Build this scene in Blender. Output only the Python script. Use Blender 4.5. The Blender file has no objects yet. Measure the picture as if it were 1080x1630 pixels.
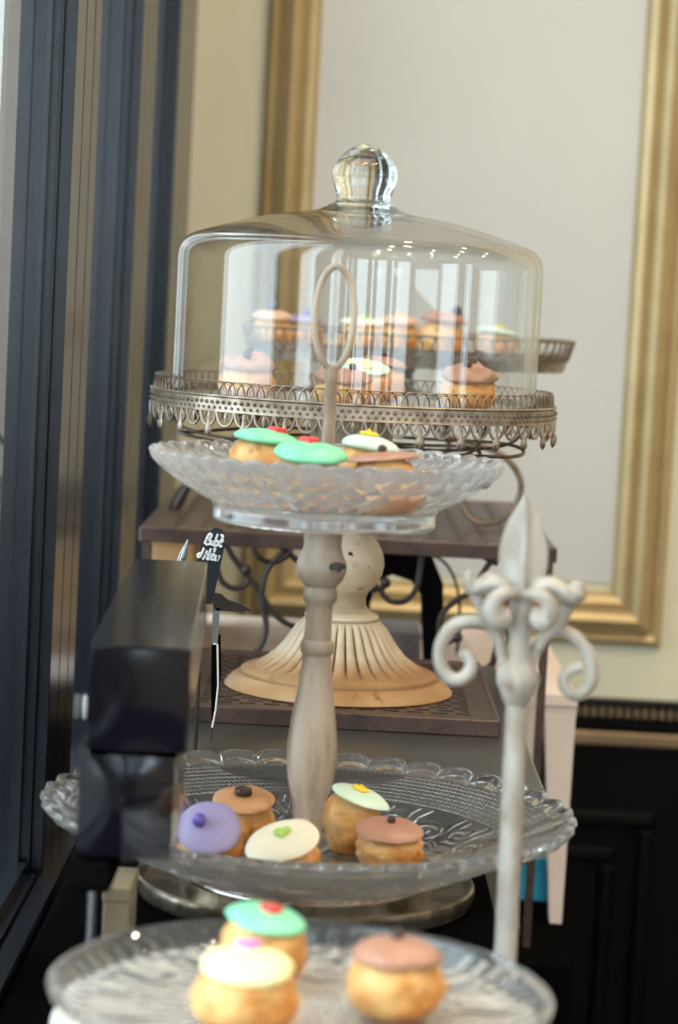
import bpy, math, random
import numpy as np
from mathutils import Vector, Matrix, noise as mnoise

random.seed(7)
PI = math.pi
SC = bpy.context.scene
COL = SC.collection

# ------------------------------------------------------------------ camera
F_PX, PITCH, ROLL, CAM_Z = 3800.0, math.radians(5.07), math.radians(3.0), 1.40
FWD = Vector((0, math.cos(PITCH), -math.sin(PITCH)))
_up0 = Vector((0, math.sin(PITCH), math.cos(PITCH)))
RIGHT = Vector((1, 0, 0)) * math.cos(ROLL) + _up0 * math.sin(ROLL)
UP = Vector((1, 0, 0)) * -math.sin(ROLL) + _up0 * math.cos(ROLL)
CAM = Vector((0, 0, CAM_Z))
cd = bpy.data.cameras.new('camera')
cam = bpy.data.objects.new('camera', cd)
COL.objects.link(cam)
m = Matrix.Identity(4)
for i in range(3):
    m[i][0], m[i][1], m[i][2], m[i][3] = RIGHT[i], UP[i], -FWD[i], CAM[i]
cam.matrix_world = m
cd.sensor_width = 36.0
cd.lens = 36.0 * F_PX / 1630.0
cd.clip_start = 0.05
cd.dof.use_dof = True
cd.dof.focus_distance = 1.57
cd.dof.aperture_fstop = 8.2
SC.camera = cam

# ------------------------------------------------------------------ world, lights, exposure
w = bpy.data.worlds.new('overcast_sky')
SC.world = w
w.use_nodes = True
bg = w.node_tree.nodes['Background']
bg.inputs[0].default_value = (0.76, 0.88, 1.0, 1)
bg.inputs[1].default_value = 9.0
vs = SC.view_settings
vs.view_transform = 'Standard'
vs.look = 'None'
vs.gamma = 1.0
vs.use_curve_mapping = False
vs.exposure = -0.26
SC.cycles.max_bounces = 16
SC.cycles.transmission_bounces = 14
SC.cycles.transparent_max_bounces = 16
SC.cycles.sample_clamp_indirect = 20.0


def area(name, loc, size, power, color, shape='DISK', rot=(0, 0, 0)):
    l = bpy.data.lights.new(name, 'AREA')
    l.shape = shape
    l.size = size
    l.energy = power
    l.color = color
    o = bpy.data.objects.new(name, l)
    o.location = loc
    o.rotation_euler = rot
    COL.objects.link(o)
    return o


WARM = (1.0, 0.80, 0.56)
for (lx, ly) in ((0.35, 2.3), (1.0, 2.3), (1.7, 2.3), (0.35, 1.3), (1.0, 1.3), (1.7, 1.3), (0.35, 0.3), (1.0, 0.3), (1.7, 0.3), (0.35, -0.8), (1.0, -0.8), (1.7, -0.8), (0.6, -2.0), (1.6, -2.0)):
    area('downlight', (lx, ly, 2.985), 0.06, 7.5, WARM)


def P(px, py, Y):
    """world point on the plane y=Y along the sight line of a photo pixel"""
    d = FWD + RIGHT * ((px - 540.0) / F_PX) + UP * ((815.0 - py) / F_PX)
    return CAM + d * (Y / d.y)


def G(px, py, h):
    """world point h metres below the camera's height along a sight line"""
    d = FWD + RIGHT * ((px - 540.0) / F_PX) + UP * ((815.0 - py) / F_PX)
    return CAM + d * (-h / d.z)


def Z(h):
    return CAM_Z - h


# ------------------------------------------------------------------ materials
def lin(c):
    r = []
    for v in c:
        v /= 255.0
        r.append(v / 12.92 if v <= 0.04045 else ((v + 0.055) / 1.055) ** 2.4)
    return (r[0], r[1], r[2], 1)


def new_mat(name):
    mt = bpy.data.materials.new(name)
    mt.use_nodes = True
    nt = mt.node_tree
    return mt, nt, nt.nodes['Principled BSDF']


def noise_mat(name, c1, c2, scale=30, rough=0.5, metal=0.0, bump=0.0, stretch=(1, 1, 1), lo=0.35, hi=0.65,
              spec=0.5, detail=4.0, c3=None, s3=120, lo3=0.62, hi3=0.7, coat=0.0, bscale=None, sss=0.0, gloss_var=0.0):
    mt, nt, b = new_mat(name)
    N, L = nt.nodes, nt.links
    tc = N.new('ShaderNodeTexCoord')
    mp = N.new('ShaderNodeMapping')
    mp.inputs['Scale'].default_value = stretch
    L.new(tc.outputs['Object'], mp.inputs['Vector'])
    nz = N.new('ShaderNodeTexNoise')
    nz.inputs['Scale'].default_value = scale
    nz.inputs['Detail'].default_value = detail
    L.new(mp.outputs['Vector'], nz.inputs['Vector'])
    rp = N.new('ShaderNodeValToRGB')
    rp.color_ramp.elements[0].position = lo
    rp.color_ramp.elements[1].position = hi
    rp.color_ramp.elements[0].color = lin(c1)
    rp.color_ramp.elements[1].color = lin(c2)
    L.new(nz.outputs['Fac'], rp.inputs['Fac'])
    col = rp.outputs['Color']
    if c3 is not None:
        n3 = N.new('ShaderNodeTexNoise')
        n3.inputs['Scale'].default_value = s3
        n3.inputs['Detail'].default_value = 6
        L.new(mp.outputs['Vector'], n3.inputs['Vector'])
        r3 = N.new('ShaderNodeMapRange')
        r3.inputs['From Min'].default_value = lo3
        r3.inputs['From Max'].default_value = hi3
        L.new(n3.outputs['Fac'], r3.inputs['Value'])
        mx = N.new('ShaderNodeMix')
        mx.data_type = 'RGBA'
        L.new(r3.outputs['Result'], mx.inputs[0])
        L.new(col, mx.inputs[6])
        mx.inputs[7].default_value = lin(c3)
        col = mx.outputs[2]
    L.new(col, b.inputs['Base Color'])
    b.inputs['Roughness'].default_value = rough
    b.inputs['Metallic'].default_value = metal
    b.inputs['Specular IOR Level'].default_value = spec
    b.inputs['Coat Weight'].default_value = coat
    if sss:
        b.inputs['Subsurface Weight'].default_value = sss
        b.inputs['Subsurface Radius'].default_value = (0.004, 0.002, 0.001)
    if gloss_var:
        mr = N.new('ShaderNodeMapRange')
        mr.inputs['To Min'].default_value = rough
        mr.inputs['To Max'].default_value = rough + gloss_var
        L.new(nz.outputs['Fac'], mr.inputs['Value'])
        L.new(mr.outputs['Result'], b.inputs['Roughness'])
    if bump:
        nb = N.new('ShaderNodeTexNoise')
        nb.inputs['Scale'].default_value = bscale or scale * 3
        nb.inputs['Detail'].default_value = 5
        L.new(mp.outputs['Vector'], nb.inputs['Vector'])
        bp = N.new('ShaderNodeBump')
        bp.inputs['Strength'].default_value = bump
        bp.inputs['Distance'].default_value = 0.002
        L.new(nb.outputs['Fac'], bp.inputs['Height'])
        L.new(bp.outputs['Normal'], b.inputs['Normal'])
    return mt


def glass_mat(name, tint=(1, 1, 1), ior=1.47, rough=0.0, facet_light=0.0):
    mt = bpy.data.materials.new(name)
    mt.use_nodes = True
    nt = mt.node_tree
    nt.nodes.remove(nt.nodes['Principled BSDF'])
    g = nt.nodes.new('ShaderNodeBsdfGlass')
    g.inputs['Color'].default_value = (*tint, 1)
    g.inputs['IOR'].default_value = ior
    g.inputs['Roughness'].default_value = rough
    out = g.outputs[0]
    if facet_light:  # white diffuse mixed in, stands for window light caught by the facets
        df = nt.nodes.new('ShaderNodeBsdfDiffuse')
        df.inputs['Color'].default_value = (0.9, 0.92, 0.94, 1)
        tl = nt.nodes.new('ShaderNodeBsdfTranslucent')
        tl.inputs['Color'].default_value = (0.9, 0.92, 0.94, 1)
        m1 = nt.nodes.new('ShaderNodeMixShader')
        m1.inputs[0].default_value = 0.5
        nt.links.new(df.outputs[0], m1.inputs[1])
        nt.links.new(tl.outputs[0], m1.inputs[2])
        m2 = nt.nodes.new('ShaderNodeMixShader')
        m2.inputs[0].default_value = facet_light
        nt.links.new(out, m2.inputs[1])
        nt.links.new(m1.outputs[0], m2.inputs[2])
        out = m2.outputs[0]
    nt.links.new(out, nt.nodes['Material Output'].inputs['Surface'])
    return mt


def thin_glass_mat(name, tint=(1, 1, 1), f0=0.045, power=4.0, gain=0.9):
    mt = bpy.data.materials.new(name)
    mt.use_nodes = True
    nt = mt.node_tree
    N, L = nt.nodes, nt.links
    N.remove(N['Principled BSDF'])
    lw = N.new('ShaderNodeLayerWeight')
    lw.inputs['Blend'].default_value = 0.5
    pw = N.new('ShaderNodeMath')
    pw.operation = 'POWER'
    pw.inputs[1].default_value = power
    L.new(lw.outputs['Facing'], pw.inputs[0])
    ma = N.new('ShaderNodeMath')
    ma.operation = 'MULTIPLY_ADD'
    ma.inputs[1].default_value = gain
    ma.inputs[2].default_value = f0
    L.new(pw.outputs[0], ma.inputs[0])
    tr = N.new('ShaderNodeBsdfTransparent')
    tr.inputs[0].default_value = (*tint, 1)
    gl = N.new('ShaderNodeBsdfGlossy')
    gl.inputs['Roughness'].default_value = 0.01
    mx = N.new('ShaderNodeMixShader')
    L.new(ma.outputs[0], mx.inputs[0])
    L.new(tr.outputs[0], mx.inputs[1])
    L.new(gl.outputs[0], mx.inputs[2])
    L.new(mx.outputs[0], N['Material Output'].inputs['Surface'])
    return mt


M = {}
M['wall'] = noise_mat('cream_wall_paint', (212, 205, 174), (217, 210, 179), 4, 0.45)
M['panel'] = noise_mat('cream_panel_paint', (188, 185, 177), (193, 190, 182), 4, 0.5)
M['gold'] = noise_mat('gold_moulding', (174, 150, 106), (186, 163, 118), 14, 0.30, metal=0.28, stretch=(1, 1, 1))
M['ceiling'] = noise_mat('ceiling_paint', (216, 210, 198), (222, 216, 204), 5, 0.8)
M['sidewall'] = noise_mat('taupe_wall_paint', (150, 136, 116), (158, 144, 124), 4, 0.6)
M['floor'] = noise_mat('dark_wood_floor', (70, 52, 40), (96, 74, 56), 6, 0.45, stretch=(8, 0.6, 1))
M['black'] = noise_mat('black_lacquer', (6, 6, 6), (8, 8, 8), 20, 0.5, spec=0.08)
_mb, _nt, _b = new_mat('matte_black')
_df = _nt.nodes.new('ShaderNodeBsdfDiffuse')
_nz = _nt.nodes.new('ShaderNodeTexNoise')
_nz.inputs['Scale'].default_value = 30
_rp = _nt.nodes.new('ShaderNodeValToRGB')
_rp.color_ramp.elements[0].color = lin((9, 9, 9))
_rp.color_ramp.elements[1].color = lin((15, 14, 14))
_nt.links.new(_nz.outputs['Fac'], _rp.inputs['Fac'])
_nt.links.new(_rp.outputs['Color'], _df.inputs['Color'])
_nt.links.new(_df.outputs[0], _nt.nodes['Material Output'].inputs['Surface'])
_nt.nodes.remove(_b)
M['matteblack'] = _mb
M['washlight'] = noise_mat('cream_washed_wood', (238, 234, 226), (224, 216, 204), 30, 0.5, stretch=(1, 1, 0.3), bump=0.3, bscale=160)
M['wainscot_line'] = noise_mat('wainscot_bronze_line', (120, 98, 72), (135, 112, 84), 20, 0.4, metal=0.4)
M['navy'] = noise_mat('navy_frame_paint', (14, 17, 24), (20, 24, 34), 60, 0.22, spec=0.5, c3=(70, 80, 92), s3=400, lo3=0.70, hi3=0.8)
M['pane'] = thin_glass_mat('window_glass', (0.93, 0.96, 0.95), 0.05, 4.2, 0.9)
M['dome'] = thin_glass_mat('dome_glass', (0.985, 0.99, 0.985), 0.050, 3.0, 0.75)
M['crystal'] = glass_mat('pressed_crystal', (0.985, 0.99, 0.99), 1.47)
M['crystalbowl'] = glass_mat('pressed_bowl_crystal', (0.99, 0.993, 0.993), 1.45, 0.0, 0.045)
M['crystalplate'] = glass_mat('pressed_plate_crystal', (0.99, 0.993, 0.995), 1.43, 0.0, 0.13)
M['knobglass'] = glass_mat('solid_glass', (0.97, 0.99, 0.985), 1.47)
M['film'] = thin_glass_mat('clear_film', (0.97, 0.97, 0.98), 0.012, 4.0, 0.35)
M['wash'] = noise_mat('whitewashed_wood', (188, 170, 150), (124, 102, 82), 55, 0.48, stretch=(1, 1, 0.22), bump=0.45, bscale=180,
                      lo=0.38, hi=0.66, c3=(96, 76, 58), s3=60, lo3=0.58, hi3=0.70)
M['washiron'] = noise_mat('whitewashed_iron', (180, 174, 165), (148, 137, 122), 80, 0.5, bump=0.3, bscale=220, stretch=(1, 1, 0.4),
                          lo=0.38, hi=0.66, c3=(134, 116, 96), s3=140, lo3=0.62, hi3=0.72)
M['pedestal'] = noise_mat('antiqued_cream_pedestal', (212, 194, 166), (188, 164, 130), 24, 0.42, bump=0.25, bscale=150,
                          lo=0.4, hi=0.7, c3=(140, 108, 74), s3=70, lo3=0.62, hi3=0.74)
M['lace'] = noise_mat('weathered_pewter', (170, 157, 141), (124, 108, 92), 90, 0.38, metal=0.55, bump=0.2, bscale=400)
M['wire'] = noise_mat('aged_wire', (142, 126, 108), (104, 88, 72), 90, 0.36, metal=0.6)
M['tin'] = noise_mat('pale_tin_plate', (176, 172, 164), (156, 150, 140), 40, 0.35, metal=0.5)
M['mottled'] = noise_mat('mottled_silver', (168, 158, 142), (112, 98, 80), 60, 0.25, metal=0.85, lo=0.35, hi=0.6, bump=0.2)
M['rust'] = noise_mat('brown_iron', (88, 68, 59), (66, 50, 44), 50, 0.34, metal=0.35, bump=0.2, bscale=200)
M['darkiron'] = noise_mat('dark_iron', (62, 52, 46), (44, 36, 32), 50, 0.42, metal=0.4)
M['slab'] = noise_mat('grey_gloss_slab', (52, 50, 47), (60, 57, 54), 30, 0.3, spec=0.3)
M['pinkwhite'] = noise_mat('blush_white_paint', (226, 206, 194), (232, 214, 202), 10, 0.45)
M['boxblack'] = noise_mat('gloss_black_card', (12, 11, 18), (16, 15, 23), 12, 0.09, spec=0.5, bump=0.04, bscale=18)
M['boxsleeve'] = noise_mat('gloss_black_sleeve', (12, 11, 18), (16, 15, 23), 12, 0.15, spec=1.0, bump=0.12, bscale=26)
M['kraft'] = noise_mat('brown_kraft_card', (150, 112, 70), (164, 124, 80), 20, 0.6)
M['olive'] = noise_mat('olive_card', (138, 124, 96), (152, 138, 108), 20, 0.5)
M['teal'] = noise_mat('teal_card', (24, 142, 178), (30, 158, 192), 15, 0.4)
M['lavender'] = noise_mat('grey_lavender_card', (160, 150, 152), (172, 162, 164), 15, 0.5)
M['steel'] = noise_mat('brushed_steel', (150, 152, 158), (170, 172, 178), 60, 0.25, metal=0.9)
M['slate'] = noise_mat('chalkboard', (14, 22, 30), (18, 27, 36), 30, 0.5)
M['chalk'] = noise_mat('chalk', (226, 238, 246), (240, 248, 252), 80, 0.8)
M['cardedge'] = noise_mat('white_card_edge', (224, 220, 212), (232, 228, 220), 30, 0.6)
M['white'] = noise_mat('white_enamel', (222, 218, 206), (230, 226, 214), 30, 0.3)
M['choux'] = noise_mat('baked_choux', (230, 186, 122), (204, 134, 66), 46, 0.5, bump=0.9, bscale=150, lo=0.36, hi=0.62,
                       c3=(172, 98, 42), s3=75, lo3=0.60, hi3=0.74, spec=0.35)


def pedestal_mat():
    """cream paint, tan glaze towards the foot, dirt caught in the grooves"""
    mt = M['pedestal']
    nt = mt.node_tree
    N, L = nt.nodes, nt.links
    b = N['Principled BSDF']
    src = b.inputs['Base Color'].links[0].from_socket
    tc = N.new('ShaderNodeTexCoord')
    sp = N.new('ShaderNodeSeparateXYZ')
    L.new(tc.outputs['Object'], sp.inputs[0])
    mr = N.new('ShaderNodeMapRange')
    mr.inputs['From Min'].default_value = 0.030
    mr.inputs['From Max'].default_value = 0.018
    L.new(sp.outputs['Z'], mr.inputs['Value'])
    mx = N.new('ShaderNodeMix')
    mx.data_type = 'RGBA'
    mx.blend_type = 'MULTIPLY'
    L.new(mr.outputs['Result'], mx.inputs[0])
    L.new(src, mx.inputs[6])
    mx.inputs[7].default_value = (0.66, 0.45, 0.26, 1)
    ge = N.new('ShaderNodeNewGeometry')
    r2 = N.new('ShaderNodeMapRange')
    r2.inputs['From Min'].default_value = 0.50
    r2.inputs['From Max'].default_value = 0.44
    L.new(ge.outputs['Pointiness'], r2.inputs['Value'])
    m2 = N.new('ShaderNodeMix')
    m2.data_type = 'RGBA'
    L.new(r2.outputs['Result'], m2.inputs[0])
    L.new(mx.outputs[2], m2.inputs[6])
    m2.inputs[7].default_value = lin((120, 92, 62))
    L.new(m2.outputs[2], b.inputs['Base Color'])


pedestal_mat()
for nm, c in dict(mint=(128, 216, 172), palemint=(204, 230, 212), choc=(172, 124, 102), caramel=(196, 144, 98), lilac=(154, 144, 184),
                  ivory=(236, 228, 202), lemon=(242, 238, 176), peach=(222, 178, 148)).items():
    M[nm] = noise_mat('fondant_' + nm, tuple(int(v * 0.97) for v in c), c, 40, 0.36)
for nm, c in dict(red=(226, 62, 58), yellow=(250, 204, 40), bead=(58, 36, 32), purple=(104, 84, 168), green=(170, 206, 92), pink=(240, 130, 200),
                  blueberry=(70, 66, 96), orange=(246, 176, 60)).items():
    M['deco_' + nm] = noise_mat('sugar_' + nm, tuple(int(v * 0.95) for v in c), c, 80, 0.35)
M['stone'] = noise_mat('pale_street_stone', (168, 162, 156), (182, 176, 170), 3, 0.8)
M['asphalt'] = noise_mat('street_paving', (120, 118, 116), (136, 134, 132), 3, 0.8)
M['deepwindow'] = noise_mat('dark_far_window', (70, 76, 84), (82, 88, 96), 3, 0.2)

# ------------------------------------------------------------------ mesh builder
WL = {}


def world_loc(o):
    v = Vector((0, 0, 0))
    while o is not None:
        v = v + o.location
        o = o.parent
    return v


class MB:
    def __init__(self):
        self.v, self.f = [], []

    def add(self, vs, fs):
        n = len(self.v)
        self.v += [tuple(p) for p in vs]
        self.f += [tuple(i + n for i in f) for f in fs]
        return self

    def box(self, a, b, yaw=0.0, pivot=None, bev=0.0):
        (x0, y0, z0), (x1, y1, z1) = a, b
        if bev <= 0:
            vs = [(x, y, z) for z in (z0, z1) for y in (y0, y1) for x in (x0, x1)]
            fs = [(0, 2, 3, 1), (4, 5, 7, 6), (0, 1, 5, 4), (2, 6, 7, 3), (0, 4, 6, 2), (1, 3, 7, 5)]
        else:
            vs, fs = [], []
            idx = {}
            for sx in (0, 1):
                for sy in (0, 1):
                    for sz in (0, 1):
                        c = ((x0, x1)[sx], (y0, y1)[sy], (z0, z1)[sz])
                        s = (1 if sx == 0 else -1, 1 if sy == 0 else -1, 1 if sz == 0 else -1)
                        for ax in range(3):
                            p = [c[k] + (s[k] * bev if k != ax else 0) for k in range(3)]
                            idx[(sx, sy, sz, ax)] = len(vs)
                            vs.append(tuple(p))
            for ax in range(3):
                o1, o2 = [k for k in range(3) if k != ax]
                for sgn in (0, 1):
                    ring = []
                    for (u, vv) in ((0, 0), (1, 0), (1, 1), (0, 1)):
                        k = [0, 0, 0]
                        k[ax], k[o1], k[o2] = sgn, u, vv
                        ring.append(idx[(*k, ax)])
                    fs.append(tuple(ring))
                for u in (0, 1):
                    for vv in (0, 1):
                        ka, kb = [0, 0, 0], [0, 0, 0]
                        ka[o1] = kb[o1] = u
                        ka[o2] = kb[o2] = vv
                        ka[ax], kb[ax] = 0, 1
                        fs.append((idx[(*ka, o1)], idx[(*kb, o1)], idx[(*kb, o2)], idx[(*ka, o2)]))
            for sx in (0, 1):
                for sy in (0, 1):
                    for sz in (0, 1):
                        fs.append(tuple(idx[(sx, sy, sz, a_)] for a_ in range(3)))
        if yaw:
            p = Vector(pivot or a)
            R = Matrix.Rotation(yaw, 3, 'Z')
            vs = [tuple(R @ (Vector(q) - p) + p) for q in vs]
        return self.add(vs, fs)

    def lathe(self, prof, segs=48, c=(0, 0, 0), mod=None):
        """prof: list of (r,z) bottom/top order; r=0 ends are closed with a pole"""
        vs, fs, rings = [], [], []
        for (r, z) in prof:
            if r < 1e-7:
                rings.append([len(vs)])
                vs.append((c[0], c[1], c[2] + z))
            else:
                ring = []
                for k in range(segs):
                    t = 2 * PI * k / segs
                    rr, zz = (r, z) if mod is None else mod(r, z, t)
                    ring.append(len(vs))
                    vs.append((c[0] + rr * math.cos(t), c[1] + rr * math.sin(t), c[2] + zz))
                rings.append(ring)
        for a, b in zip(rings[:-1], rings[1:]):
            if len(a) == 1 and len(b) == 1:
                continue
            for k in range(segs):
                k2 = (k + 1) % segs
                if len(a) == 1:
                    fs.append((a[0], b[k2], b[k]))
                elif len(b) == 1:
                    fs.append((a[k], a[k2], b[0]))
                else:
                    fs.append((a[k], a[k2], b[k2], b[k]))
        return self.add(vs, fs)

    def tube(self, pts, r, sides=8, closed=False, flat=1.0):
        pts = [Vector(p) for p in pts]
        n = len(pts)
        rad = r if isinstance(r, (list, tuple)) else [r] * n
        tan = []
        for i in range(n):
            a = pts[(i - 1) % n] if (closed or i > 0) else pts[i]
            b = pts[(i + 1) % n] if (closed or i < n - 1) else pts[i]
            t = b - a
            tan.append(t.normalized() if t.length > 1e-9 else Vector((0, 0, 1)))
        ref = Vector((0, 1, 0)) if abs(tan[0].y) < 0.9 else Vector((1, 0, 0))
        nrm = (ref - tan[0] * ref.dot(tan[0])).normalized()
        vs, fs = [], []
        for i in range(n):
            nrm = (nrm - tan[i] * nrm.dot(tan[i])).normalized()
            bn = tan[i].cross(nrm)
            for k in range(sides):
                a = 2 * PI * k / sides
                vs.append(pts[i] + (nrm * math.cos(a) * flat + bn * math.sin(a)) * rad[i])
        m_ = n if closed else n - 1
        for i in range(m_):
            j = (i + 1) % n
            for k in range(sides):
                k2 = (k + 1) % sides
                fs.append((i * sides + k, i * sides + k2, j * sides + k2, j * sides + k))
        if not closed:
            fs.append(tuple(range(sides))[::-1])
            fs.append(tuple((n - 1) * sides + k for k in range(sides)))
        return self.add(vs, fs)

    def ball(self, c, r, seg=12, rings=8, sc=(1, 1, 1)):
        prof = [(r * math.sin(PI * i / rings), -r * math.cos(PI * i / rings)) for i in range(rings + 1)]
        prof[0] = (0, -r)
        prof[-1] = (0, r)
        t = MB().lathe(prof, seg)
        return self.add([(c[0] + x * sc[0], c[1] + y * sc[1], c[2] + z * sc[2]) for x, y, z in t.v], t.f)

    def prism(self, poly, axis_from, vec):
        """extrude a polygon (list of 3-D points) along vec"""
        n = len(poly)
        vs = [tuple(Vector(p)) for p in poly] + [tuple(Vector(p) + Vector(vec)) for p in poly]
        fs = [tuple(range(n))[::-1], tuple(range(n, 2 * n))]
        fs += [(i, (i + 1) % n, n + (i + 1) % n, n + i) for i in range(n)]
        return self.add(vs, fs)

    def build(self, name, mat, parent=None, smooth=True, local=False, angle=0.7):
        me = bpy.data.meshes.new(name)
        off = Vector((0, 0, 0)) if (parent is None or local) else world_loc(parent)
        v = [(x - off.x, y - off.y, z - off.z) for x, y, z in self.v]
        me.from_pydata(v, [], self.f)
        return link_mesh(name, me, mat, parent, smooth, angle)


def link_mesh(name, me, mat, parent=None, smooth=True, angle=0.7):
    import bmesh
    bm = bmesh.new()
    bm.from_mesh(me)
    bmesh.ops.recalc_face_normals(bm, faces=bm.faces)
    if smooth:
        for f in bm.faces:
            f.smooth = True
        for e in bm.edges:
            if len(e.link_faces) == 2 and e.calc_face_angle(0) > angle:
                e.smooth = False
    bm.to_mesh(me)
    bm.free()
    o = bpy.data.objects.new(name, me)
    me.materials.append(mat)
    COL.objects.link(o)
    if parent is not None:
        o.parent = parent
    return o


def thing(name, label, cat, loc=(0, 0, 0), group=None):
    o = bpy.data.objects.new(name, None)
    o.empty_display_size = 0.02
    COL.objects.link(o)
    o.location = loc
    return tag(o, label, cat, group)


def tag(o, label, cat, group=None):
    o['label'] = label
    o['category'] = cat
    if group:
        o['group'] = group
    return o


def struct(o, label=None):
    o['kind'] = 'structure'
    if label:
        o['label'] = label
    return o


def stuff(o):
    o['kind'] = 'stuff'
    return o


def ring_copies(src, n, parent, start=1):
    for k in range(start, n):
        c = src.copy()
        c.rotation_euler = (0, 0, 2 * PI * k / n)
        COL.objects.link(c)
        c.parent = parent


def smooth_path(pts, sub=6, closed=False):
    pts = [Vector(p) for p in pts]
    n = len(pts)
    out = []
    segs = n if closed else n - 1
    for i in range(segs):
        p0 = pts[(i - 1) % n] if (closed or i > 0) else pts[0] * 2 - pts[1]
        p1, p2 = pts[i], pts[(i + 1) % n]
        p3 = pts[(i + 2) % n] if (closed or i + 2 < n) else pts[-1] * 2 - pts[-2]
        for k in range(sub):
            t = k / sub
            out.append(0.5 * ((2 * p1) + (p2 - p0) * t + (2 * p0 - 5 * p1 + 4 * p2 - p3) * t * t + (3 * p1 - p0 - 3 * p2 + p3) * t ** 3))
    if not closed:
        out.append(pts[-1])
    return out


# ================================================================== THE SETTING
WX, WG, WM = -0.30, -0.220, -0.200         # outer wall, glass plane, inner mullion plane
YB, YF, XR, ZC = 2.90, -3.0, 3.2, 3.0
struct(MB().box((WX, YF, -0.05), (XR, YB, 0)).build('floor', M['floor'], smooth=False))
struct(MB().box((WX, YF, ZC), (XR, YB, ZC + 0.05)).build('ceiling', M['ceiling'], smooth=False))
rw = MB().box((XR, YF, 2.3), (XR + 0.08, YB, ZC)).box((XR, YF, 0), (XR + 0.08, YB, 1.25))
rb = [(-0.9, 0.1), (0.45, 0.75)]
ys_ = [YF] + [v for b in rb for v in b] + [YB]
for i in range(0, len(ys_), 2):
    rw.box((XR, ys_[i], 1.25), (XR + 0.08, ys_[i + 1], 2.3))
struct(rw.build('wall_right', M['sidewall'], smooth=False))
for k, (a, b) in enumerate(rb):
    fr = MB().box((XR, a, 1.25), (XR + 0.06, a + 0.04, 2.3)).box((XR, b - 0.04, 1.25), (XR + 0.06, b, 2.3))
    fr.box((XR, a + 0.04, 1.25), (XR + 0.06, b - 0.04, 1.31)).box((XR, a + 0.04, 2.24), (XR + 0.06, b - 0.04, 2.3))
    o = struct(fr.build('window_%d' % (20 + k), M['navy'], smooth=False))
    MB().box((XR + 0.02, a + 0.04, 1.31), (XR + 0.026, b - 0.04, 2.24)).build('pane', M['pane'], o, smooth=False)
wb = struct(MB().box((WX, YB, 0), (XR, YB + 0.1, ZC)).build('wall_back', M['wall'], smooth=False))
# window wall: parapet and head
ZS, ZH = Z(0.432), 2.72
struct(MB().box((WX, YF, 0), (WM, YB, ZS)).box((WX, YF, ZH), (WM, YB, ZC)).build('wall_left', M['black'], smooth=False))
# front wall (behind the camera) with shop windows
fw = MB().box((WX, YF - 0.1, 0), (XR, YF, 1.2)).box((WX, YF - 0.1, 2.62), (XR, YF, ZC))
fbays = [(-0.20, 0.42), (0.56, 0.74), (0.86, 1.42), (1.62, 1.84), (1.98, 2.9)]
xs = [WX] + [v for b in fbays for v in b] + [XR]
for i in range(0, len(xs), 2):
    fw.box((xs[i], YF - 0.1, 1.2), (xs[i + 1], YF, 2.62))
struct(fw.build('wall_front', M['wall'], smooth=False))
nwin = 4
for (a, b) in fbays:
    nwin += 1
    fr = MB().box((a, YF - 0.08, 1.2), (a + 0.03, YF - 0.02, 2.62)).box((b - 0.03, YF - 0.08, 1.2), (b, YF - 0.02, 2.62))
    fr.box((a + 0.03, YF - 0.08, 1.2), (b - 0.03, YF - 0.02, 1.24)).box((a + 0.03, YF - 0.08, 2.58), (b - 0.03, YF - 0.02, 2.62))
    o = struct(fr.build('window_%d' % nwin, M['navy'], smooth=False))
    MB().box((a + 0.03, YF - 0.055, 1.24), (b - 0.03, YF - 0.05, 2.58)).build('pane', M['pane'], o, smooth=False)


def mullion(mb, Y, depth=0.165, end=None):
    """stepped post: near face, inner face with grooves, returns to the glass"""
    d = depth / 0.165
    pr = [(WG - 0.03, 0), (WG + 0.0035, 0), (WG + 0.0035, 0.007), (WG + 0.0090, 0.007), (WG + 0.0100, 0.004), (WG + 0.0110, 0.004), (WG + 0.0120, 0.009), (WM - 0.0005, 0.009), (WM, 0.010),
          (WM, 0.062), (WM - 0.002, 0.063), (WM - 0.002, 0.066), (WM, 0.067), (WM, 0.118), (WM - 0.002, 0.119), (WM - 0.002, 0.122), (WM, 0.123), (WM, 0.165), (WG - 0.03, 0.165)]
    poly = [(x, Y + y * d, ZS) for x, y in pr]
    mb.prism(poly, None, (0, 0, ZH - ZS))


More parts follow.
